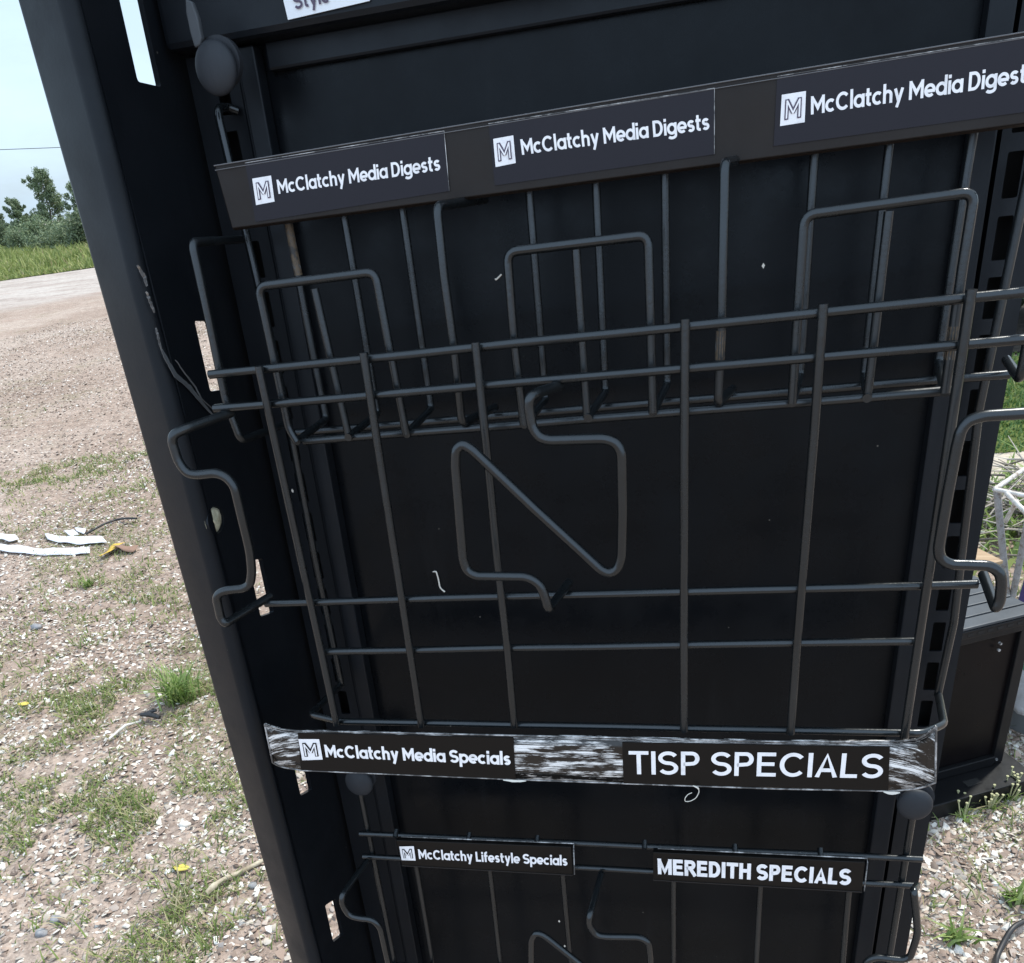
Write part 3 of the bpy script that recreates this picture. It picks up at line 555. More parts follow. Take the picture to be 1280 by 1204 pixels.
# ------------------------------------------------------------------ signs
ts = empty('sign_strip', vl(D['top_strip'][3], D['top_strip'][2], .5), 'long dark sign strip with three Media Digests cards, across the top of the rack', 'sign')
mb = MB(); mb.slab(D['top_strip'], (0, 1, 0), .006); hs = part(mb, 'sign_holder', 'strip', ts, bevel=.0007)
q = [Vector(p) for p in D['top_strip']]
for a, b in ((q[0], q[1]),):
    for d, rr in ((-.0002, .0004), (-.0026, .00028)):
        mb = MB(); up = Vector((0, 0, d)); mb.tube([a + up + FRONT * .0006, b + up + FRONT * .0006], rr, 6); part(mb, 'clear_lip', 'grey_lip', hs)
mb = MB(); mb.slab([q[3] + FRONT * .0005, q[2] + FRONT * .0005, q[2] + Vector((0, .002, -.0009)), q[3] + Vector((0, .002, -.0009))], (0, 1, 0), .003); part(mb, 'bottom_channel', 'strip', hs, bevel=.0008)
for c, lg, (tb, s) in zip(D['top_cards'], D['top_logos'], D['top_text']):
    mb = MB(); mb.slab(shift(c, .0006), (0, 1, 0), .0004); cd = part(mb, 'card', 'card', ts)
    cq = [Vector(p) + FRONT * .0007 for p in c]
    mb = MB()
    for a, b in ((cq[0], cq[1]), (cq[1], cq[2])): mb.tube([a, b], .00022, 5)
    part(mb, 'card_edge', 'clear_edge', cd)
    logo(lg, cd); part(text_mb(s, tb, .175, gap=.07), 'lettering', 'print', cd)
ss = empty('sign_strip', (-.08, -.013, -.345), 'curled scratched sign strip reading TISP SPECIALS below the front basket', 'sign')
mb = MB(); T_, B_ = D['sp_top'], D['sp_bot']; n = len(T_)
rows = 5
for i in range(n):
    for j in range(rows):
        t = j / (rows - 1); p = vl(T_[i], B_[i], t); mb.v.append((p.x, p.y + .0012 * (1 - math.sin(math.pi * t)), p.z))
for i in range(n - 1):
    for j in range(rows - 1): mb.f.append((i * rows + j, i * rows + j + 1, (i + 1) * rows + j + 1, (i + 1) * rows + j)); mb.smooth.append(True)
hs = part(mb, 'sign_holder', 'scratch', ss, solid=.0012)
for Pp, dz in ((T_, 0), (B_, 0), (T_, -.0018)):
    mb = MB(); mb.tube([Vector(p) + FRONT * .0004 + Vector((0, 0, dz + .0003 * noise.noise((i * .9, dz * 999, 2)))) for i, p in enumerate(Pp)], .0006 if dz == 0 else .0003, 6); part(mb, 'clear_lip', 'clear_edge', hs)
for e0, e1 in ((T_[0], B_[0]), (T_[-1], B_[-1])):
    mb = MB(); mb.tube([Vector(e0) + FRONT * .0004, Vector(e1) + FRONT * .0004], .0006, 6); part(mb, 'clear_lip', 'clear_edge', hs)
for i, c in enumerate(D['sp_cards']):
    mb = MB(); mb.slab(shift(c, .0012), (0, 1, 0), .0008); cd = part(mb, 'card', 'card_black', ss)
    if i == 0: logo(shift(D['sp_logo'], .0008), cd, 'card_black')
    tb, s = D['sp_text'][i]; part(text_mb(s, tb, .20 if i == 0 else .15, .0016, .065 if i == 0 else .095), 'lettering', 'print', cd)
for idx, L_, H_ in ((5, .0085, .0011), (8, .005, .0016)):
    c = Vector(B_[idx]) + FRONT * .0016; mb = MB(); top_ = []; bot_ = []
    for j in range(9):
        t = j / 8 - .5; nn = noise.noise((t * 5, idx, 1)); top_.append(c + Vector((t * 2 * L_, 0, .0004 + .4 * H_ * nn))); bot_.append(c + Vector((t * 2 * L_, -.0006, -H_ * math.cos(t * math.pi) * (1 + .5 * nn))))
    mb.add(top_ + bot_, [(j, j + 1, 10 + j, 9 + j) for j in range(8)]); part(mb, 'peeled_flake', 'shaving', hs, solid=.0003)
for key, tkey, lab, bold in (('life', 'life_text', 'small black sign reading Lifestyle Specials on the lower wire rail', .195), ('mere', 'mere_text', 'small black sign reading MEREDITH SPECIALS on the lower wire rail', .225)):
    q = D[key]; s_ = empty('small_sign', vl(q[3], q[2], .5), lab, 'sign', 'small signs clipped on the lower wire rail')
    mb = MB(); mb.slab(q, (0, 1, 0), .005); hd = part(mb, 'sign_holder', 'card_black', s_, bevel=.0005)
    qq = [Vector(p) for p in q]
    mb = MB(); mb.tube([qq[0] + Vector((.004, .003, .0018)), qq[1] + Vector((.002, .003, .0016)), qq[1] + Vector((.002, .0, 0)), qq[2] + Vector((.0016, .0, .001))], .0005, 6); part(mb, 'clear_lip', 'clear_edge', hd)
    mb = MB(); mb.tube([qq[3] + FRONT * .0002, qq[2] + FRONT * .0002], .0006, 6); part(mb, 'bottom_lip', 'strip', hd)
    if key == 'life': logo(D['life_logo'], hd, 'card_black')
    part(text_mb(D[tkey][1], D[tkey][0], bold, gap=.07), 'lettering', 'print', hd)
q = D['style']; s_ = empty('paper_card', vl(q[3], q[2], .5), 'white card with dark violet word Style stuck on the black header panel', 'sign card')
mb = MB(); mb.slab(q, (0, 1, 0), .0008); cd = part(mb, 'card', 'white_card', s_)
part(text_mb(D['style_text'][1], D['style_text'][0], .17), 'lettering', 'violet_print', cd)
# ------------------------------------------------------------------ shavings stuck on the rack
for p, lab in zip(D['curls'], ('curled white plastic shaving hanging under the TISP sign strip', 'thin pale wood sliver stuck on the back panel above the lower rail', 'tiny pale shred stuck on the panel left of the middle loop')):
    mb = MB(); mb.tube(p, [.0003, .0007, .0007, .0006, .0007, .0006, .0005, .0003][:max(2, len(p))], 6, .003); single(mb, 'plastic_shaving', 'shaving', p[0], lab, 'shaving')

# ================================================================== the place
def arr_mesh(name, V, F, m, sizes=None, parent=None):
    """V (n,3) array, F flat loop indices with sizes per face"""
    me = bpy.data.meshes.new(name); me.vertices.add(len(V)); me.vertices.foreach_set('co', np.asarray(V, dtype=np.float32).ravel())
    F = np.asarray(F, dtype=np.int32).ravel(); sizes = np.asarray(sizes, dtype=np.int32)
    me.loops.add(len(F)); me.loops.foreach_set('vertex_index', F); me.polygons.add(len(sizes))
    st = np.concatenate([[0], np.cumsum(sizes)[:-1]]).astype(np.int32)
    me.polygons.foreach_set('loop_start', st); me.polygons.foreach_set('loop_total', sizes); me.update(calc_edges=True)
    me.materials.append(m); o = bpy.data.objects.new(name, me); COL.objects.link(o)
    if parent: o.parent = parent
    return o
def island_ramp(m, stops, trans=0):
    n, l, b = nodes(m); g = n.new('ShaderNodeNewGeometry'); c = ramp(m, g.outputs['Random Per Island'], stops); setcol(m, c)
    if trans:
        b.inputs['Transmission Weight'].default_value = 0
        t = n.new('ShaderNodeBsdfTranslucent'); l.new(c, t.inputs['Color']); ms = n.new('ShaderNodeMixShader'); ms.inputs[0].default_value = trans
        o = n['Material Output']; l.new(b.outputs[0], ms.inputs[1]); l.new(t.outputs[0], ms.inputs[2]); l.new(ms.outputs[0], o.inputs['Surface'])
    return m
def fbm(x, y, s, seed=0):
    return np.array([noise.fractal((a * s + seed, b_ * s - seed, seed * .37), 1.0, 2.0, 4) for a, b_ in zip(x, y)])

# ground sheet
mg = mat('shelly_dirt', (.4, .31, .25), .9, spec=.2)
a = add_noise(mg, .55, 8, .62); a.inputs['Scale'].default_value = .55
base = ramp(mg, a.outputs['Fac'], [(.30, (.255, .190, .150)), (.48, (.345, .268, .222)), (.62, (.42, .345, .295)), (.78, (.48, .415, .365))])
f = add_noise(mg, 55, 8, .75); fine = ramp(mg, f.outputs['Fac'], [(.30, (.42, .40, .38)), (.52, (.95, .95, .95)), (.70, (1.25, 1.25, 1.22))])
base = mixc(mg, .85, base, fine, 'MULTIPLY')
mid = add_noise(mg, 12, 8, .82); base = mixc(mg, .75, base, ramp(mg, mid.outputs['Fac'], [(.36, (.42, .38, .36)), (.49, (.96, .95, .94)), (.64, (1.25, 1.23, 1.21))]), 'MULTIPLY')
v = add_noise(mg, 42, kind='ShaderNodeTexVoronoi'); vs_ = ramp(mg, v.outputs['Color'], [(.55, (0, 0, 0)), (.62, (1, 1, 1))])
base = mixc(mg, mixc(mg, 1, vs_, ramp(mg, v.outputs['Distance'], [(.18, (1, 1, 1)), (.36, (0, 0, 0))]), 'MULTIPLY'), base, (.56, .52, .45))
gr = add_noise(mg, .9, 8, .68); gp = ramp(mg, gr.outputs['Fac'], [(.54, (0, 0, 0)), (.68, (.7, .7, .7))])
g2 = add_noise(mg, 14, 6, .7); gp = mixc(mg, 1, gp, ramp(mg, g2.outputs['Fac'], [(.42, (0, 0, 0)), (.60, (1, 1, 1))]), 'MULTIPLY')
base = mixc(mg, gp, base, (.15, .16, .070))
def band(node_tree_mat, nrm, d0, d1, jitter, nscale, vec):
    n_, l_, _b = nodes(node_tree_mat); g_ = n_.new('ShaderNodeNewGeometry'); dt = n_.new('ShaderNodeVectorMath'); dt.operation = 'DOT_PRODUCT'; dt.inputs[1].default_value = nrm
    l_.new(g_.outputs['Position'], dt.inputs[0]); nn = add_noise(node_tree_mat, nscale, 6, .65, vec); ma = n_.new('ShaderNodeMath'); ma.operation = 'MULTIPLY_ADD'; ma.inputs[1].default_value = jitter
    l_.new(nn.outputs['Fac'], ma.inputs[0]); l_.new(dt.outputs['Value'], ma.inputs[2]); r_ = n_.new('ShaderNodeMapRange'); r_.interpolation_type = 'SMOOTHSTEP'; r_.inputs['From Min'].default_value = d0 + jitter * .5; r_.inputs['From Max'].default_value = d1 + jitter * .5
    l_.new(ma.outputs[0], r_.inputs['Value']); return r_.outputs[0]
RNV = (-.475, .880, 0)
lime = add_noise(mg, .9, 8, .68, (.5, 1.5, 1)); lc = ramp(mg, lime.outputs['Fac'], [(.30, (.28, .235, .21)), (.46, (.40, .35, .315)), (.60, (.47, .43, .395)), (.75, (.32, .275, .25))])
lf = add_noise(mg, 7, 8, .78, (1, 1.6, 1)); lc = mixc(mg, .75, lc, ramp(mg, lf.outputs['Fac'], [(.34, (.50, .47, .46)), (.55, (1.02, 1.02, 1.02))]), 'MULTIPLY')
base = mixc(mg, band(mg, RNV, 19.5, 23.0, 5.0, .45, (1, 1, 1)), base, lc)
rs = add_noise(mg, .75, 7, .7, (.35, 2.6, 1)); rc = ramp(mg, rs.outputs['Fac'], [(.60, (0, 0, 0)), (.70, (.8, .8, .8))]); far_ = band(mg, RNV, 11, 14, 2, .6, (1, 1, 1))
base = mixc(mg, mixc(mg, 1, rc, far_, 'MULTIPLY'), base, (.30, .185, .145)); setcol(mg, base)
hh = mixc(mg, .5, f.outputs['Fac'], v.outputs['Distance'], 'MIX'); bump(mg, hh, .9, .012)
V = []; nx = 90
xs = np.concatenate([[-900, -300, -120, -60], np.linspace(-30, 12, nx), [40, 120, 400, 900]]); ys = np.concatenate([[-300, -60, -10], np.linspace(-2, 34, 90), [60, 120, 400, 1200]])
X, Y = np.meshgrid(xs, ys); Z = np.zeros_like(X)
fl_ = fbm(X.ravel(), Y.ravel(), .5, 3).reshape(X.shape); near = (np.abs(X) < 31) & (Y < 35); Z = np.where(near, -.012 + .010 * fl_, -.012)
V = np.stack([X.ravel(), Y.ravel(), Z.ravel()], 1); nxx, nyy = len(xs), len(ys)
F = [[j * nxx + i, j * nxx + i + 1, (j + 1) * nxx + i + 1, (j + 1) * nxx + i] for j in range(nyy - 1) for i in range(nxx - 1)]
o = arr_mesh('ground', V, F, mg, [4] * len(F)); o['kind'] = 'structure'
o.data.polygons.foreach_set('use_smooth', [True] * len(F))

def sheet(name, pts, z, m, kind='structure', jit=.0, step=.5):
    P = []
    for i in range(len(pts)):
        a, b = Vector(pts[i]), Vector(pts[(i + 1) % len(pts)]); k = max(1, int((b - a).length / step)); k = min(k, 90)
        for j in range(k):
            p = a.lerp(b, j / k); dd = noise.noise((p.x * .9, p.y * .9, 4)) * jit + noise.noise((p.x * 3.1, p.y * 3.1, 9)) * jit * .5
            P.append((p.x + dd, p.y + dd * .7, z))
    mb = MB(); mb.add(P, [tuple(range(len(P)))]); o = mb.build(name, m); o['kind'] = kind; return o
# pale lime track, far left; local frame along the road
RD = Vector((.880, .475)); RN = Vector((-.475, .880)); R0 = Vector((-21.5, 24.8))
def road(s, t): p = R0 + RD * s + RN * t; return (p.x, p.y)
me_ = mat('meadow_soil', (.08, .10, .03), .95, spec=.1); a = add_noise(me_, .35, 7, .7); setcol(me_, ramp(me_, a.outputs['Fac'], [(.3, (.060, .085, .022)), (.6, (.13, .16, .045)), (.8, (.20, .19, .08))]))
sheet('meadow', [road(-60, .4), road(90, .4), road(90, 120), road(-60, 120)], .010, me_, jit=.5, step=1.0)
# paving and lawn, right of the rack
mp_ = mat('pale_stone_paving', (.5, .45, .38), .9, spec=.2); a = add_noise(mp_, 3.5, 8, .65, (1, 2, 1)); c = ramp(mp_, a.outputs['Fac'], [(.32, (.33, .28, .23)), (.5, (.50, .44, .36)), (.7, (.60, .56, .49))])
f2 = add_noise(mp_, 30, 8, .7); c = mixc(mp_, .6, c, ramp(mp_, f2.outputs['Fac'], [(.35, (.55, .53, .5)), (.6, (1.05, 1.05, 1.05))]), 'MULTIPLY'); setcol(mp_, c); bump(mp_, f2.outputs['Fac'], .5, .01)
sheet('stone_paving', [(.62, 3.45), (4.6, 3.2), (4.8, 4.30), (.9, 4.30)], .006, mp_, jit=.05, step=.1)
sheet('lawn', [(.75, 4.30), (5.2, 4.30), (5.6, 6.15), (.6, 6.15)], .008, me_, jit=.06, step=.1)
mu = mat('dark_mulch', (.05, .035, .025), .95); a = add_noise(mu, 14, 8, .75); setcol(mu, ramp(mu, a.outputs['Fac'], [(.35, (.012, .010, .008)), (.6, (.05, .038, .028)), (.72, (.16, .13, .10))])); bump(mu, a.outputs['Fac'], 1, .05)
sheet('mulch_bed', [(.6, 6.25), (5.6, 6.25), (6.0, 9), (.4, 9)], .010, mu, jit=.1, step=.2)

# ---- shells and grit lying on the ground (one mass)
def shells(n, xr, yr, size, dens_bias):
    x = rng.uniform(*xr, n); y = rng.uniform(*yr, n)
    f = fbm(x, y, .85, 11) + .5 * fbm(x, y, 2.6, 4); keep = f + dens_bias > rng.uniform(-.6, .9, n)
    return x[keep], y[keep], size * np.exp(rng.normal(0, .60, keep.sum()))
parts_ = [shells(36000, (-2.5, -.55), (.75, 2.7), .0048, .42), shells(42000, (-4.3, -1.2), (2.4, 5.2), .0050, .12),
          shells(32000, (.28, 1.15), (1.0, 2.5), .0044, .65), shells(4000, (.5, 2.4), (2.3, 3.5), .008, .2), shells(2500, (-.55, .3), (.8, 2.6), .006, .2)]
def chips(parts_):
    x = np.concatenate([p[0] for p in parts_]); y = np.concatenate([p[1] for p in parts_]); s = np.clip(np.concatenate([p[2] for p in parts_]), .0014, .0135)
    n = len(x); K = 7
    ang = (np.arange(K)[None, :] / K + rng.uniform(-.07, .07, (n, K))) * 2 * np.pi
    rad = s[:, None] * rng.uniform(.50, 1.15, (n, K)); asp = rng.uniform(.5, 1, n)[:, None]; rot = rng.uniform(0, 2 * np.pi, n)[:, None]
    lx, ly = rad * np.cos(ang), rad * np.sin(ang) * asp
    wx, wy = lx * np.cos(rot) - ly * np.sin(rot), lx * np.sin(rot) + ly * np.cos(rot)
    tx, ty = rng.normal(0, .32, n)[:, None], rng.normal(0, .32, n)[:, None]
    zr = wx * tx + wy * ty
    hgt = s * rng.uniform(.10, .42, n)
    gz = -.012 + .010 * fbm(x, y, .5, 3) + s * rng.uniform(-.05, .30, n)
    rim = np.stack([x[:, None] + wx, y[:, None] + wy, gz[:, None] + zr + .0015], 2)
    rim2 = np.stack([x[:, None] + wx * .62, y[:, None] + wy * .62, gz[:, None] + zr * .7 + hgt[:, None] * rng.uniform(.75, 1.2, (n, K))], 2)
    V = np.concatenate([rim, rim2], 1).reshape(-1, 3); o0 = (np.arange(n) * 2 * K)[:, None, None]
    i0 = np.arange(K); i1 = (i0 + 1) % K
    side = o0 + np.stack([i0, i1, i1 + K, i0 + K], 1)[None]; cap_ = (np.arange(n) * 2 * K)[:, None] + K + np.arange(K)[None]
    F = np.concatenate([side.reshape(n, -1), cap_], 1).ravel(); sz = np.tile(np.array([4] * K + [K]), n)
    return V, F, sz
msh = island_ramp(mat('shell_grit', (.6, .55, .5), .75), [(0, (.17, .13, .105)), (.20, (.29, .21, .165)), (.40, (.40, .31, .25)), (.48, (.27, .25, .235)), (.56, (.46, .40, .33)), (.76, (.57, .53, .47)), (1, (.72, .70, .66))])
V, F, sz = chips(parts_); o = arr_mesh('shell_gravel', V, F, msh, sz); tag(o, 'white and tan crushed shell and gravel strewn over the dirt yard', 'gravel', None, 'stuff')

mfg = island_ramp(mat('dull_grit', (.4, .33, .28), .85), [(0, (.10, .075, .06)), (.28, (.19, .14, .115)), (.50, (.33, .26, .215)), (.70, (.44, .37, .32)), (.90, (.54, .49, .44)), (1, (.66, .63, .58))])
V, F, sz = chips([shells(70000, (-10.5, -2.0), (4.4, 13), .0085, .55), shells(26000, (-4.3, -.6), (.8, 5.0), .0046, .5)]); o = arr_mesh('dull_grit', V, F, mfg, sz); tag(o, 'dull brown and grey grit covering the dirt yard far left', 'grit', None, 'stuff')

# ---- grass
def blades(x, y, z, h, wd, lean):
    n = len(x); a = rng.uniform(0, 2 * np.pi, n); b = a + rng.uniform(.9, 2.2, n)
    dx, dy = np.cos(a) * wd, np.sin(a) * wd; lx, ly = np.cos(b) * lean * h, np.sin(b) * lean * h
    def pt(t, ww, k): return np.stack([x + lx * t * t + k * dx * ww, y + ly * t * t + k * dy * ww, z + h * t * (1 - .25 * t * lean)], 1)
    V = np.stack([pt(0, 1, -1), pt(0, 1, 1), pt(.5, .85, -1), pt(.5, .85, 1), pt(1, .0, 0)], 1).reshape(-1, 3)
    o0 = (np.arange(n) * 5)[:, None]; F = np.concatenate([o0 + np.array([0, 1, 3, 2]), o0 + np.array([2, 3, 4])], 1).ravel()
    return V, F, np.tile(np.array([4, 3]), n)
mgr = island_ramp(mat('grass_blades', (.1, .14, .04), .6, spec=.3), [(0, (.085, .13, .035)), (.30, (.15, .21, .055)), (.55, (.22, .28, .085)), (.75, (.30, .32, .13)), (.88, (.42, .37, .22)), (1, (.50, .44, .29))], .3)
def catmass(sets, name, m, label, cat):
    Vs, Fs, Ss, o_ = [], [], [], 0
    for V, F, Z_ in sets: Vs.append(V); Fs.append(F + o_); Ss.append(Z_); o_ += len(V)
    o = arr_mesh(name, np.concatenate(Vs), np.concatenate(Fs), m, np.concatenate(Ss)); return tag(o, label, cat, None, 'stuff')
sets = []
for i, (cx_, cy_, _) in enumerate(D['tufts']):
    dist = math.hypot(cx_, cy_); n = int((640 + 200 * (i % 4)) * (.12 if cx_ > 0 else 1)); r = (.045 + .034 * dist) * (1 + .25 * (i % 3)) * rng.uniform(.6, 1.3)
    x = cx_ + rng.normal(0, r, n); y = cy_ + rng.normal(0, r * .75, n); kk = fbm(x, y, 6.0, 8) > -.08; x, y = x[kk], y[kk]; n = len(x)
    sets.append(blades(x, y, np.full(n, -.012), .012 + .040 * rng.random(n) ** 2.4, .0010 + .0006 * rng.random(n) + .0003 * dist, rng.uniform(.5, 1.6, n)))
for (xr, yr, n, thr, wd) in (((-2.6, -.6), (.8, 2.7), 26000, .30, .0012), ((-5, -1.3), (2.4, 5.4), 44000, .30, .0020), ((.3, 1.2), (1.0, 2.6), 5000, .34, .0013), ((.6, 1.8), (2.4, 3.5), 4000, -.1, .0018), ((-11, -4), (6, 11.5), 2500, .45, .006)):
    x = rng.uniform(*xr, n); y = rng.uniform(*yr, n); f = fbm(x, y, 1.0, 21) + .35 * fbm(x, y, 5, 2); kk = f > thr; x, y = x[kk], y[kk]
    sets.append(blades(x, y, np.full(len(x), -.014), .010 + .035 * rng.random(len(x)) ** 2, wd * (.7 + .5 * rng.random(len(x))), rng.uniform(.6, 1.8, len(x))))
catmass(sets, 'sparse_grass', mgr, 'sparse short grass and weeds growing through the shell gravel', 'grass')
n = 26000; x = rng.uniform(.75, 4.6, n); y = rng.uniform(4.28, 6.2, n)
ml_ = island_ramp(mat('lawn_blades', (.08, .14, .04), .6, spec=.3), [(0, (.045, .10, .025)), (.5, (.085, .165, .04)), (.85, (.14, .22, .065)), (1, (.26, .28, .12))], .3)
catmass([blades(x, y, np.full(n, 0.), .02 + .04 * rng.random(n), .003 + .002 * rng.random(n), rng.uniform(.3, 1.3, n))], 'lawn_grass', ml_, 'dense green lawn grass beyond the pale paving right of the rack', 'lawn grass')
n = 80000; s_ = rng.uniform(-30, 45, n); t_ = .3 + 40 * rng.random(n) ** 1.7
x = R0.x + RD.x * s_ + RN.x * t_; y = R0.y + RD.y * s_ + RN.y * t_; pt = fbm(x, y, .16, 5)
mm = island_ramp(mat('meadow_blades', (.1, .15, .04), .7, spec=.2), [(0, (.11, .145, .045)), (.4, (.20, .245, .080)), (.75, (.28, .32, .11)), (.93, (.36, .36, .16)), (1, (.38, .31, .19))], .3)
catmass([blades(x, y, np.full(n, .0), (.10 + .30 * rng.random(n) ** 1.6) * (1 + .5 * pt) * np.clip(.35 + t_ / 5, 0, 1.3), .016 + .014 * rng.random(n), rng.uniform(.3, 1.0, n))], 'meadow_grass', mm, 'tall rough green grass of the meadow beyond the lime track', 'meadow grass')

# ---- trees and bushes beyond the meadow
mbk = mat('grey_bark', (.12, .10, .08), .9); t = add_noise(mbk, 6, 6, .7, (1, 1, .3)); setcol(mbk, ramp(mbk, t.outputs['Fac'], [(.35, (.07, .06, .05)), (.65, (.20, .18, .15))]))
def leafm(name, k): return island_ramp(mat(name, (.06, .09, .03), .6, spec=.3), [(0, (.044 * k, .058 * k, .036 * k)), (.5, (.080 * k, .105 * k, .060 * k)), (1, (.125 * k, .150 * k, .088 * k))], .3)  # higher k pales the leaf colour to stand in for distance haze
LEAF = [leafm('deep_green_leaves', 1.6), leafm('mid_green_leaves', 2.1), leafm('olive_leaves', 2.4)]
def leaf_cloud(centers, radii, per, size):
    P, = [np.concatenate([c + (lambda d: d / np.maximum(np.linalg.norm(d, axis=1), 1e-6)[:, None] * (rng.random((per, 1)) ** .45) * r)(rng.normal(0, 1, (per, 3))) for c, r in zip(centers, radii)])]
    n = len(P); a = rng.normal(0, 1, (n, 3)); a /= np.linalg.norm(a, axis=1)[:, None]; b = np.cross(a, rng.normal(0, 1, (n, 3))); b /= np.linalg.norm(b, axis=1)[:, None]
    sz = size * rng.uniform(.5, 1.3, n)[:, None]
    V = np.stack([P - a * sz, P + b * sz * .45, P + a * sz, P - b * sz * .45], 1).reshape(-1, 3); return V, np.arange(4 * n), np.full(n, 4)
def tree(name, loc, hgt, spread, lm, label, cat, group, seed, lean=(0, 0), nl=14, per=150, leaf=.16, gappy=1.0, low=.35):
    rd = random.Random(seed); root = empty(name, loc, label, cat, group, frame=False)
    mb = MB(); top = Vector(loc) + Vector((lean[0], lean[1], hgt * .9)); base = Vector(loc)
    path = [base.lerp(top, t / 6) + Vector((rd.uniform(-.12, .12), rd.uniform(-.12, .12), 0)) * (t > 0) for t in range(7)]
    mb.tube(path, [.035 * hgt * (1 - t / 7.5) * .6 for t in range(7)], 8)
    cs, rs = [], []
    for i in range(nl):
        t = low + (1 - low) * (i + rd.random()) / nl; o_ = base.lerp(top, min(t, .98)); az = rd.uniform(0, 6.28); ln = spread * (1.15 - .75 * t) * rd.uniform(.55, 1.1)
        e = o_ + Vector((math.cos(az) * ln, math.sin(az) * ln, rd.uniform(.1, .45) * ln + .04 * hgt)); mid = o_.lerp(e, .5) + Vector((0, 0, -.06 * ln))
        mb.tube([o_, mid, e], [.010 * hgt * (1.1 - t), .007 * hgt * (1.1 - t), .003 * hgt * (1.05 - t) + .004], 6)
        for q_ in (.55, .8, 1.0):
            c = o_.lerp(e, q_) + Vector((rd.uniform(-.3, .3), rd.uniform(-.3, .3), rd.uniform(-.15, .3))) * .35 * spread; cs.append(np.array(c)); rs.append(spread * rd.uniform(.14, .30) * gappy)
    part(mb, 'trunk', mbk, root)
    V, F, Z_ = leaf_cloud(cs, rs, per, leaf); V = V - np.array(loc)
    arr_mesh('crown', V, F, lm, Z_, root); return root
def bush(loc, hgt, wd, lm, label, seed, group='bushes along the far meadow edge', per=210, leaf=.085, cat='bush'):
    rd = random.Random(seed); root = empty('bush', loc, label, cat, group, frame=False); mb = MB(); cs, rs = [], []
    for i in range(9):
        a = rd.uniform(0, 6.28); r = wd * rd.uniform(.1, .5); e = Vector(loc) + Vector((math.cos(a) * r, math.sin(a) * r, hgt * rd.uniform(.35, .85)))
        mb.tube([Vector(loc), Vector(loc).lerp(e, .6) + Vector((0, 0, .1 * hgt)), e], [.03 * hgt * .4, .02 * hgt * .4, .008], 6)
        for q_ in (.45, .75, 1.0):
            cs.append(np.array(Vector(loc).lerp(e, q_)) + np.array([rd.uniform(-.2, .2) * wd, rd.uniform(-.2, .2) * wd, 0])); rs.append(wd * rd.uniform(.16, .30))
    part(mb, 'stem', mbk, root); V, F, Z_ = leaf_cloud(cs, rs, per, leaf); V[:, 2] = np.maximum(V[:, 2], .02); V = V - np.array(loc)
    arr_mesh('foliage', V, F, lm, Z_, root); return root
TB, BB = D['tree_base'], D['bush_base']
GT = 'trees beyond the meadow'
tree('broadleaf_tree', (TB[0][0], TB[0][1], 0), 3.5, 1.7, LEAF[0], 'dark rounded broadleaf tree at the left border beyond the meadow', 'tree', GT, 3, (.3, 0), 34, 170, .080, .80, low=.12)
tree('broadleaf_tree', (TB[1][0], TB[1][1], 0), 3.2, 1.15, LEAF[1], 'thin tree with drooping top, left of the tallest meadow tree', 'tree', GT, 9, (-.5, 0), 34, 120, .07, .72, low=.10)
tree('broadleaf_tree', (TB[2][0], TB[2][1], 0), 4.4, 1.5, LEAF[1], 'tallest airy tree with open leaning branches, close to the black side panel', 'tree', GT, 14, (.5, 0), 46, 95, .07, .66, low=.10)
tree('broadleaf_tree', (TB[3][0] + .3, TB[3][1] + 1.5, 0), 3.4, 1.4, LEAF[1], 'mid green bushy tree partly hidden by the side panel edge', 'tree', GT, 21, (0, 0), 36, 140, .07, .75, low=.10)
for i, (p, hh_, ww_, lk, lab) in enumerate(zip(BB, (1.5, 2.0, 1.1, 1.7, 1.3, 2.1, 3.0), (2.8, 2.2, 3.0, 2.2, 3.0, 2.4, 3.6), (0, 0, 1, 2, 1, 0, 1),
        ('dark bush at the left border below the dark rounded tree', 'dark dense bush just right of the dark rounded tree trunk', 'mid green low bush below the thin dark tree', 'olive green bush in the middle of the far hedge line',
         'mid green bush below the tallest airy tree', 'deep green bush nearest the black side panel', 'mid green bush behind the side panel edge'))):
    if i < 6: bush((p[0], p[1], 0), hh_, ww_, LEAF[lk], lab, 40 + i)
# power line
mb = MB(); a, b2 = (Vector(p) for p in D['power']); d = (b2 - a); pts = []
for j in range(81):
    t = -8 + 34 * j / 80; p = a + d * t; p.z += .00018 * ((t - .5) * d.length) ** 2 * .15; pts.append(p)
single(mb.tube(pts, .022, 6), 'power_line', mat('cable_grey', (.10, .10, .11), .6), pts[0], 'thin dark power line crossing the pale sky above the trees', 'power line', frame=False)

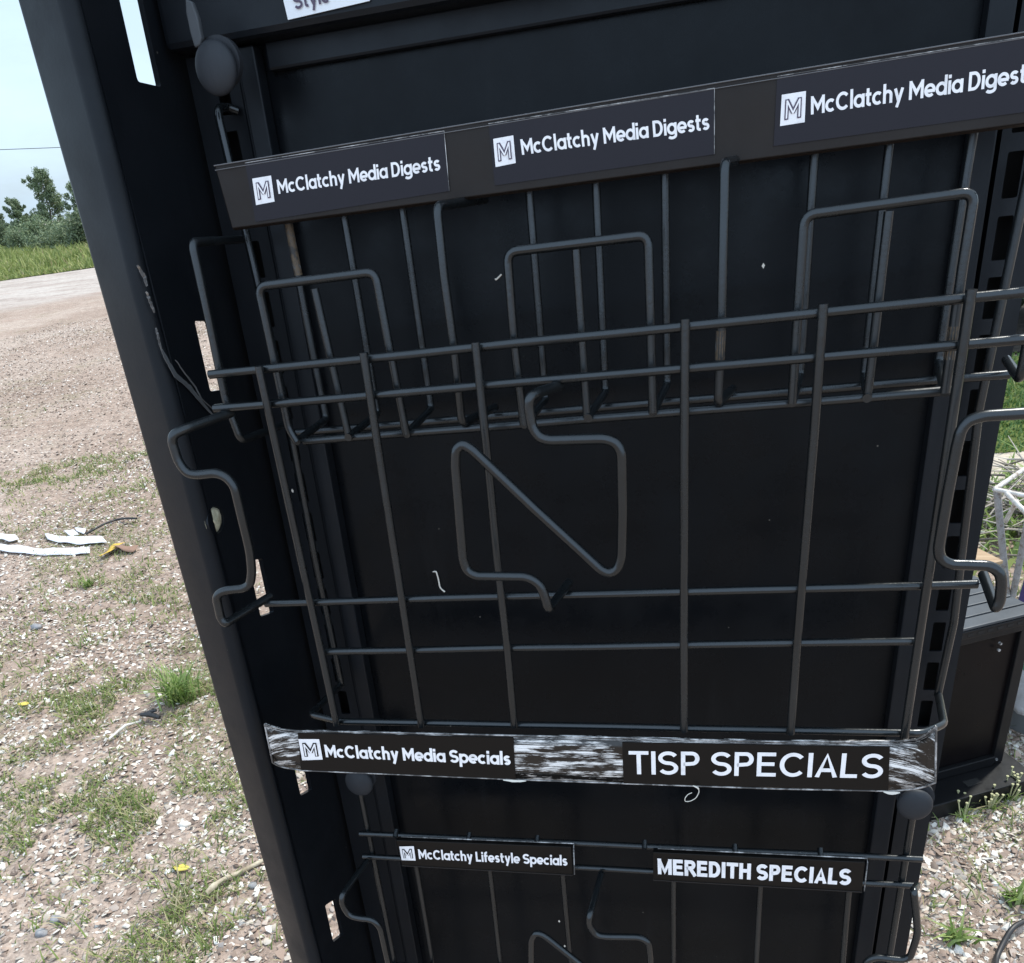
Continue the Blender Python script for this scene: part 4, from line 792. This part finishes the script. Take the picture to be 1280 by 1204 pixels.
# ---- litter on the dirt
GZ = lambda x, y: -.012 + .010 * noise.fractal((x * .5 + 3, y * .5 - 3, 3 * .37), 1.0, 2.0, 4)
def sheet_thing(name, pts, th, m, label, cat, group=None, rise=.012, wav=.012):
    n = len(pts) // 2; A = [Vector(p) for p in pts[:n]]; B_ = [Vector(p) for p in pts[n:]][::-1]; mb = MB(); K_ = 8; rows = []
    m_ = (n - 1) * 5 + 1
    for i in range(m_):
        k_ = min(i // 5, n - 2); t = i / 5 - k_; a = A[k_].lerp(A[k_ + 1], t); b_ = B_[k_].lerp(B_[k_ + 1], t)
        for j in range(4):
            p = a.lerp(b_, j / 3); z = GZ(p.x, p.y) + rise + wav * noise.noise((p.x * 9, p.y * 9, len(label))); mb.v.append((p.x + .006 * noise.noise((p.x * 30, p.y * 30, 1)), p.y, z))
    for i in range(m_ - 1):
        for j in range(3): mb.f.append((i * 4 + j, i * 4 + j + 1, (i + 1) * 4 + j + 1, (i + 1) * 4 + j)); mb.smooth.append(True)
    loc = (A[0].x, A[0].y, 0); return single(mb, name, m, loc, label, cat, group, frame=False, solid=th)
mpap = mat('white_paper', (.66, .68, .74), .6); t = add_noise(mpap, 14, 6, .7); setcol(mpap, ramp(mpap, t.outputs['Fac'], [(.3, (.46, .44, .42)), (.5, (.64, .65, .70)), (.7, (.72, .73, .78))]))
GP = 'white strips and scraps lying on the dirt'
sheet_thing('paper_strip', D['paper1'], .002, mpap, 'longest white plastic strip lying on the dirt at the left border', 'plastic strip', GP)
sheet_thing('paper_strip', D['paper2'], .002, mpap, 'second white strip lying just behind the longest one', 'plastic strip', GP)
sheet_thing('paper_scrap', D['paper3'] + [D['paper3'][-1]], .002, mpap, 'rounded white scrap at the left border behind the longest strip', 'scrap', GP, .02, .02)
sheet_thing('paper_scrap', D['paper4'], .002, mpap, 'small white scrap behind the second strip, the left of two', 'scrap', GP)
sheet_thing('paper_scrap', D['paper5'], .002, mpap, 'small white scrap behind the second strip, nearer the black wire', 'scrap', GP)
mblk = mat('black_rubber', (.02, .02, .022), .5)
def lie(pts, h): return [Vector((p[0], p[1], GZ(p[0], p[1]) + h * (1 + .6 * math.sin(i * 1.7)))) for i, p in enumerate(pts)]
mb = MB(); mb.tube(lie(D['wire_g'], .02), .006, 8, .06); single(mb, 'loose_wire', mblk, D['wire_g'][0], 'curved black wire lying on the dirt behind the white strips', 'wire', frame=False)
mb = MB(); mb.tube(lie(D['cable'], .018), .0055, 8, .05); single(mb, 'loose_cable', mblk, D['cable'][0], 'grey black cable curving over the shell gravel at the lower right corner', 'cable', frame=False)
myel = mat('yellow_dry_leaf', (.55, .36, .04), .6); mbrn = mat('brown_dry_leaf', (.22, .13, .09), .7)
sheet_thing('dry_leaf', [D['leafy'][0], D['leafy'][1], D['leafy'][2], D['leafy'][3], (D['leafy'][3][0] + .05, D['leafy'][3][1] + .02, 0), (D['leafy'][2][0] + .06, D['leafy'][2][1] - .01, 0), (D['leafy'][1][0] + .05, D['leafy'][1][1] - .02, 0), (D['leafy'][0][0] + .02, D['leafy'][0][1] - .01, 0)], .001, myel, 'yellow crumpled leaf at the right end of the white strips', 'leaf', None, .03, .04)
sheet_thing('dry_leaf', D['leafb'], .001, mbrn, 'brown curled leaf beside the yellow one at the strips', 'leaf', None, .03, .05)
for p, lab in zip(D['yleaf'], ('small yellow leaf on grass near the left border', 'small yellow leaf among white shells left of the tan twig')):
    x, y, _ = p; sheet_thing('dry_leaf', [(x - .022, y, 0), (x, y + .012, 0), (x + .022, y + .004, 0), (x + .02, y - .008, 0), (x, y - .014, 0), (x - .02, y - .008, 0)], .0008, mat('bright_yellow_leaf', (.62, .50, .10), .6), lab, 'leaf', 'small yellow leaves', .012, .01)
mst = mat('pale_wood', (.40, .34, .24), .8); t = add_noise(mst, 40, 5, .7, (1, 1, 1)); setcol(mst, ramp(mst, t.outputs['Fac'], [(.35, (.25, .20, .13)), (.65, (.50, .44, .33))]))
mb = MB(); mb.tube(lie(D['twig'], .012), [.007, .009, .009, .006], 8, .05); single(mb, 'dry_twig', mst, D['twig'][0], 'tan dry twig on shells beside the lower side panel', 'twig', frame=False)
mb = MB(); mb.tube(lie(D['stick'], .012), [.004, .005, .003], 7); single(mb, 'thin_stick', mat('bleached_stick', (.62, .60, .56), .7), D['stick'][0], 'thin bleached stick pointing to the small black clip in the grass', 'stick', frame=False)
c = vl(D['clip'][0], D['clip'][1], .5); mb = MB(); d = (Vector(D['clip'][1]) - Vector(D['clip'][0])); mb.tube([Vector(D['clip'][0]) + Vector((0, 0, .012)), c + Vector((0, 0, .018)), Vector(D['clip'][1]) + Vector((0, 0, .010))], [.007, .010, .007], 6)
mb.tube([c + Vector((-.01, .006, .022)), c + Vector((.02, .012, .026))], .005, 6); single(mb, 'broken_clip', mblk, tuple(c), 'small broken black plastic clip lying in the grass', 'clip', frame=False)
msto = mat('grey_stone', (.22, .22, .23), .85); t = add_noise(msto, 50, 6, .7); setcol(msto, ramp(msto, t.outputs['Fac'], [(.35, (.15, .15, .155)), (.65, (.32, .32, .33))])); bump(msto, t.outputs['Fac'], .4, .004)
msto2 = mat('white_shell_stone', (.62, .58, .52), .85); t = add_noise(msto2, 60, 6, .7); setcol(msto2, ramp(msto2, t.outputs['Fac'], [(.3, (.42, .38, .33)), (.6, (.68, .64, .58))]))
def stone(p, r, m, label, seed):
    mb = MB(); vs = []; fs = []; n, k_ = 14, 9
    for j in range(k_ + 1):
        for i in range(n):
            th = math.pi * j / k_; ph = 2 * math.pi * i / n; d = Vector((math.sin(th) * math.cos(ph), math.sin(th) * math.sin(ph) * .75, math.cos(th) * .55)); vs.append(Vector((p[0], p[1], GZ(p[0], p[1]) + .3 * r)) + d * r * (1 + .35 * noise.noise(d * 1.8 + Vector((seed, 0, 0)))))
    for j in range(k_):
        for i in range(n): fs.append((j * n + i, j * n + (i + 1) % n, (j + 1) * n + (i + 1) % n, (j + 1) * n + i))
    mb.add(vs, fs, True); single(mb, 'stone', m, (p[0], p[1], 0), label, 'stone', 'larger stones on the dirt yard', False)
for i, (p, r, m, lab) in enumerate(zip(D['stones'], (.012, .017, .016, .017, .024, .010), (msto, msto, msto, msto2, msto, msto2), ('blue grey pebble under the tan twig near the side panel', 'grey stone at the lower left, the farther of two together', 'grey stone at the lower left, the nearer of two together', 'large white stone below the grass tuft near the side panel', 'dark grey stone on the dirt below the white strips', 'small white stone close to the sign strip end at the side panel'))): stone(p, r, m, lab, i * 3.3)

# ---- countable weeds
mwd = island_ramp(mat('weed_leaves', (.1, .2, .05), .55, spec=.3), [(0, (.12, .19, .045)), (.5, (.21, .31, .085)), (1, (.34, .40, .16))], .3)
mbud = mat('pale_bud', (.36, .36, .20), .7)
def weed(p, h, n, wd, label, buds=False, seed=0):
    x0, y0 = p[0], p[1]; z0 = GZ(x0, y0); root = empty('weed', (x0, y0, z0), label, 'weed', 'single weeds on the dirt yard', False)
    rd = np.random.default_rng(seed); N = n
    V, F, Z_ = blades(x0 + rd.normal(0, h * .16, N), y0 + rd.normal(0, h * .16, N), np.full(N, z0 - .004), h * (.45 + .6 * rd.random(N)), wd * (.7 + .6 * rd.random(N)), rd.uniform(.2, 1.3, N))
    arr_mesh('leaves', V - np.array((x0, y0, z0)), F, mwd, Z_, root)
    if buds:
        mb = MB()
        for i in range(buds):
            a = rd.uniform(0, 6.28); r = h * rd.uniform(.1, .6); t = Vector((x0 + math.cos(a) * r, y0 + math.sin(a) * r, z0 + h * rd.uniform(.7, 1.15)))
            mb.tube([(x0 + math.cos(a) * r * .3, y0 + math.sin(a) * r * .3, z0), t], [.0022, .0015], 5); mb.tube([t, t + Vector((0, 0, .006))], [.0022, .0034], 6)
        part(mb, 'buds', mbud, root)
weed(D['tufts'][6],   .17, 130, .0034, 'tall bright green grass tuft beside the side panel, above the sign strip end', seed=1)
weed(D['tufts'][4], .06, 50, .003, 'low grass tuft in front of the white strips', seed=2)
for i, (p, h, lab, bd) in enumerate(zip(D['rightweeds'], (.055, .050, .060, .062, .062), ('pale budding weed at the front lip of the low rack base, leftmost', 'pale budding weed at the middle of the low rack base lip', 'pale budding weed at the right corner of the low rack base', 'bright green weed on shells at the bottom right, beside the lower wire stop', 'bright green weed on shells above the cable at the right border'), (8, 14, 14, 0, 0))):
    weed(p, h, 22 if bd else 34, .0032 if bd else .0045, lab, bd, 20 + i)

# ---- second, low rack standing behind on the right
DX = Vector((.900, .436, 0)).normalized(); DN = Vector((.436, -.900, 0)).normalized()       # along its front, out of its front
def low(base, a0, n0, z0, a1, n1, z1, mb):                                                   # box in its own axes
    o = Vector(base); vs = [o + DX * a + DN * n + Vector((0, 0, z)) for z in (z0, z1) for n in (n0, n1) for a in (a0, a1)]
    return mb.add(vs, [(0, 2, 3, 1), (4, 5, 7, 6), (0, 1, 5, 4), (1, 3, 7, 5), (3, 2, 6, 7), (2, 0, 4, 6)])
B2 = (.700, 1.868, .0)
lr = empty('low_rack', B2, 'low black metal rack with slatted top and base plate, right of the tall rack', 'display rack', None, False)
mlow = painted('low_rack_black', (.006, .006, .0068), .35, .4, spec=.2)
mb = MB(); low(B2, -.62, -.34, .005, .035, .085, .035, mb); low(B2, -.62, .080, -.01, .035, .0852, .0352, mb)
bpz = part(mb, 'base_plate', mlow, lr, bevel=.003)
mb = MB(); low(B2, -.135, .035, .0345, -.095, .055, .0362, mb); part(mb, 'slot', 'slot', bpz)
mb = MB(); low(B2, -.60, -.012, .036, -.028, -.004, .420, mb); part(mb, 'front_panel', painted('low_rack_panel', (.0035, .0026, .003), .30, .3, spec=.12), lr)
mb = MB(); low(B2, -.028, -.32, .036, 0, .006, .432, mb); part(mb, 'corner_post', mlow, lr, bevel=.002)
mb = MB(); low(B2, -.60, -.004, .036, -.028, .010, .062, mb); part(mb, 'bottom_rail', mlow, lr, bevel=.002)
mb = MB(); low(B2, -.60, -.004, .415, -.028, .008, .432, mb); part(mb, 'top_rail', mlow, lr, bevel=.002)
mb = MB(); low(B2, -.61, -.006, .432, .004, .012, .452, mb); tr_ = part(mb, 'slotted_edge', mlow, lr, bevel=.0015)
mb = MB()
for i in range(24): low(B2, -.60 + i * .025, .0115, .438, -.585 + i * .025, .0126, .445, mb)
part(mb, 'slots', 'slot', tr_)
mtop = painted('worn_slat_grey', (.040, .044, .049), .42, .6)
for i in range(8):
    mb = MB(); low(B2, -.61, .010 - i * .042 - .037, .4525, .004, .010 - i * .042, .4600, mb); part(mb, 'slat', mtop, lr, bevel=.002)
for a, z in ((-.08, .395), (-.08, .378), (-.02, .05), (-.035, .046)): mb = MB(); mb.tube([Vector(B2) + DX * a + DN * .004 + Vector((0, 0, z)), Vector(B2) + DX * a + DN * .0095 + Vector((0, 0, z))], .0035, 8); part(mb, 'screw', 'clear_edge', lr)
# wooden board on its top
mwood = mat('tan_board', (.46, .30, .16), .6); t = add_noise(mwood, 5, 8, .65, (1, 9, 1)); setcol(mwood, ramp(mwood, t.outputs['Fac'], [(.3, (.20, .12, .06)), (.5, (.32, .21, .115)), (.72, (.42, .31, .19))]))
mb = MB(); low(B2, -.40, -.34, .4605, .10, -.215, .470, mb); single(mb, 'wooden_board', mwood, tuple(Vector(B2) + DX * -.1 + DN * -.2 + Vector((0, 0, .46))), 'tan wooden board lying on the slatted top of the low rack', 'board', frame=False, bevel=.002)
# folding stand
mfr = mat('rusty_white_metal', (.55, .53, .49), .5); t = add_noise(mfr, 40, 7, .75); setcol(mfr, ramp(mfr, t.outputs['Fac'], [(.34, (.20, .12, .07)), (.44, (.42, .39, .35)), (.6, (.62, .60, .57))]))
mlg = mat('grey_leg_paint', (.24, .24, .24), .5); t = add_noise(mlg, 40, 7, .75); setcol(mlg, ramp(mlg, t.outputs['Fac'], [(.36, (.13, .09, .07)), (.46, (.22, .22, .22)), (.6, (.30, .30, .31))]))
fs_ = empty('folding_stand', (D['stand']['legs'][0][-1][0], D['stand']['legs'][0][-1][1], 0), 'rusty white metal folding stand standing behind the low rack', 'stand', None, False)
for p in D['stand']['bars']: part(MB().tube(p, .0075, 8), 'bar', mfr, fs_)
for p in D['stand']['legs']: part(MB().tube([p[0], p[-1]], .011, 8), 'leg', mlg, fs_)
# grey torn plastic bag, right border
bx, by = D['bag'][0][0], D['bag'][0][1]
mbag = mat('grey_plastic_sheet', (.42, .43, .45), .45); t = add_noise(mbag, 18, 7, .7); setcol(mbag, ramp(mbag, t.outputs['Fac'], [(.35, (.46, .47, .48)), (.6, (.66, .67, .69))])); bump(mbag, t.outputs['Fac'], .5, .01)
mtub = mat('grey_tub', (.16, .17, .175), .6)
tub = empty('plastic_tub', (bx + .115, by + .08, 0), 'grey tub under torn pale plastic sheeting on shells at the right border', 'tub', None, False)
mb = MB(); n = 26; vs = []
for j, (z, r) in enumerate(((-.01, .10), (.06, .105), (.09, .11), (.185, .122))):
    for i in range(n): a = 2 * math.pi * i / n; vs.append((bx + .115 + r * math.cos(a), by + .10 + r * math.sin(a), z))
mb.add(vs, [(j * n + i, j * n + (i + 1) % n, (j + 1) * n + (i + 1) % n, (j + 1) * n + i) for j in range(3) for i in range(n)] + [tuple(range(3 * n, 4 * n))], True); part(mb, 'tub', mtub, tub)
mb = MB(); vs = []; rows_ = 9; n = 44
for j in range(rows_):
    for i in range(n):
        a = 2 * math.pi * i / n; t = j / (rows_ - 1); bot_ = .075 + .035 * noise.noise((math.cos(a) * 3, math.sin(a) * 3, 2)) + (.03 if i % 5 == 0 else 0)
        r = .128 + .012 * (1 - t) + .012 * noise.noise((math.cos(a) * 2.6, math.sin(a) * 2.6, t * 1.5)); vs.append((bx + .115 + r * math.cos(a), by + .10 + r * math.sin(a), bot_ + (.198 - bot_) * t))
mb.add(vs, [(j * n + i, j * n + (i + 1) % n, (j + 1) * n + (i + 1) % n, (j + 1) * n + i) for j in range(rows_ - 1) for i in range(n)], True); part(mb, 'plastic_sheet', mbag, tub, solid=.001)
mb = MB(); mb.add([(bx + .115 + .132 * math.cos(2 * math.pi * i / 30), by + .10 + .132 * math.sin(2 * math.pi * i / 30), z) for z in (.196, .214) for i in range(30)], [(i, (i + 1) % 30, 30 + (i + 1) % 30, 30 + i) for i in range(30)] + [tuple(range(30, 60))], False)
part(mb, 'lid', mat('green_lid', (.10, .30, .20), .45), tub)
# crumpled purple cloth
px_, py_, pz_ = D['purple']
mb = MB(); vs = []; n, k_ = 20, 10
for j in range(k_ + 1):
    for i in range(n):
        th = math.pi * j / k_; ph = 2 * math.pi * i / n; d = Vector((math.sin(th) * math.cos(ph), math.sin(th) * math.sin(ph), math.cos(th))); vs.append(Vector((px_ + .05, py_, pz_ * .5)) + Vector((d.x * .04, d.y * .05, d.z * pz_ * .47)) * (1 + .35 * noise.noise(d * 2.5)))
mb.add(vs, [(j * n + i, j * n + (i + 1) % n, (j + 1) * n + (i + 1) % n, (j + 1) * n + i) for j in range(k_) for i in range(n)], True)
single(mb, 'purple_cloth', mat('purple_fabric', (.035, .022, .11), .85), (px_ + .05, py_, 0), 'dark purple bundled cloth behind the low rack at the right border', 'cloth', frame=False)
# dead brush with green weeds behind the low rack
mtw = island_ramp(mat('dead_brush', (.2, .16, .13), .85), [(0, (.09, .075, .06)), (.5, (.25, .21, .175)), (1, (.46, .42, .37))])
mb = MB(); cx0, cy0 = D['twigs'][1][0], D['twigs'][1][1]
for i in range(230):
    a = random.uniform(0, 6.28); c = Vector((cx0 + random.gauss(.05, .24), cy0 + random.gauss(0, .22), abs(random.gauss(.02, .05)))); ln = random.uniform(.08, .38); d = Vector((math.cos(a), math.sin(a), random.uniform(-.12, .45))) * ln
    mb.tube([c, c + d * .5 + Vector((random.gauss(0, .02), random.gauss(0, .02), .01)), c + d], [random.uniform(.003, .007), .003, .0015], 5)
o = mb.build('dead_brush', mtw); tag(o, 'grey brown pile of dead twigs behind the low rack', 'brush', None, 'stuff')
n = 900; x = cx0 + rng.normal(.05, .28, n); y = cy0 + rng.normal(0, .24, n)
catmass([blades(x, y, np.full(n, -.01), .05 + .12 * rng.random(n), .006 + .005 * rng.random(n), rng.uniform(.4, 1.4, n))], 'brush_weeds', mwd, 'light green weeds growing through the dead twigs behind the low rack', 'weeds')
for i, (x, y, lab) in enumerate(((2.05, 7.2, 'dark shaded shrub beyond the lawn, at the right edge of the tall rack'), (3.3, 7.0, 'dark shaded shrub beyond the lawn, farther right of the rack'), (1.0, 7.4, 'dark shaded shrub beyond the lawn, behind the tall rack'))):
    bush((x, y, 0), 1.9, 1.5, LEAF[0], lab, 80 + i, 'shrubs beyond the lawn', 420, .07, 'shrub')
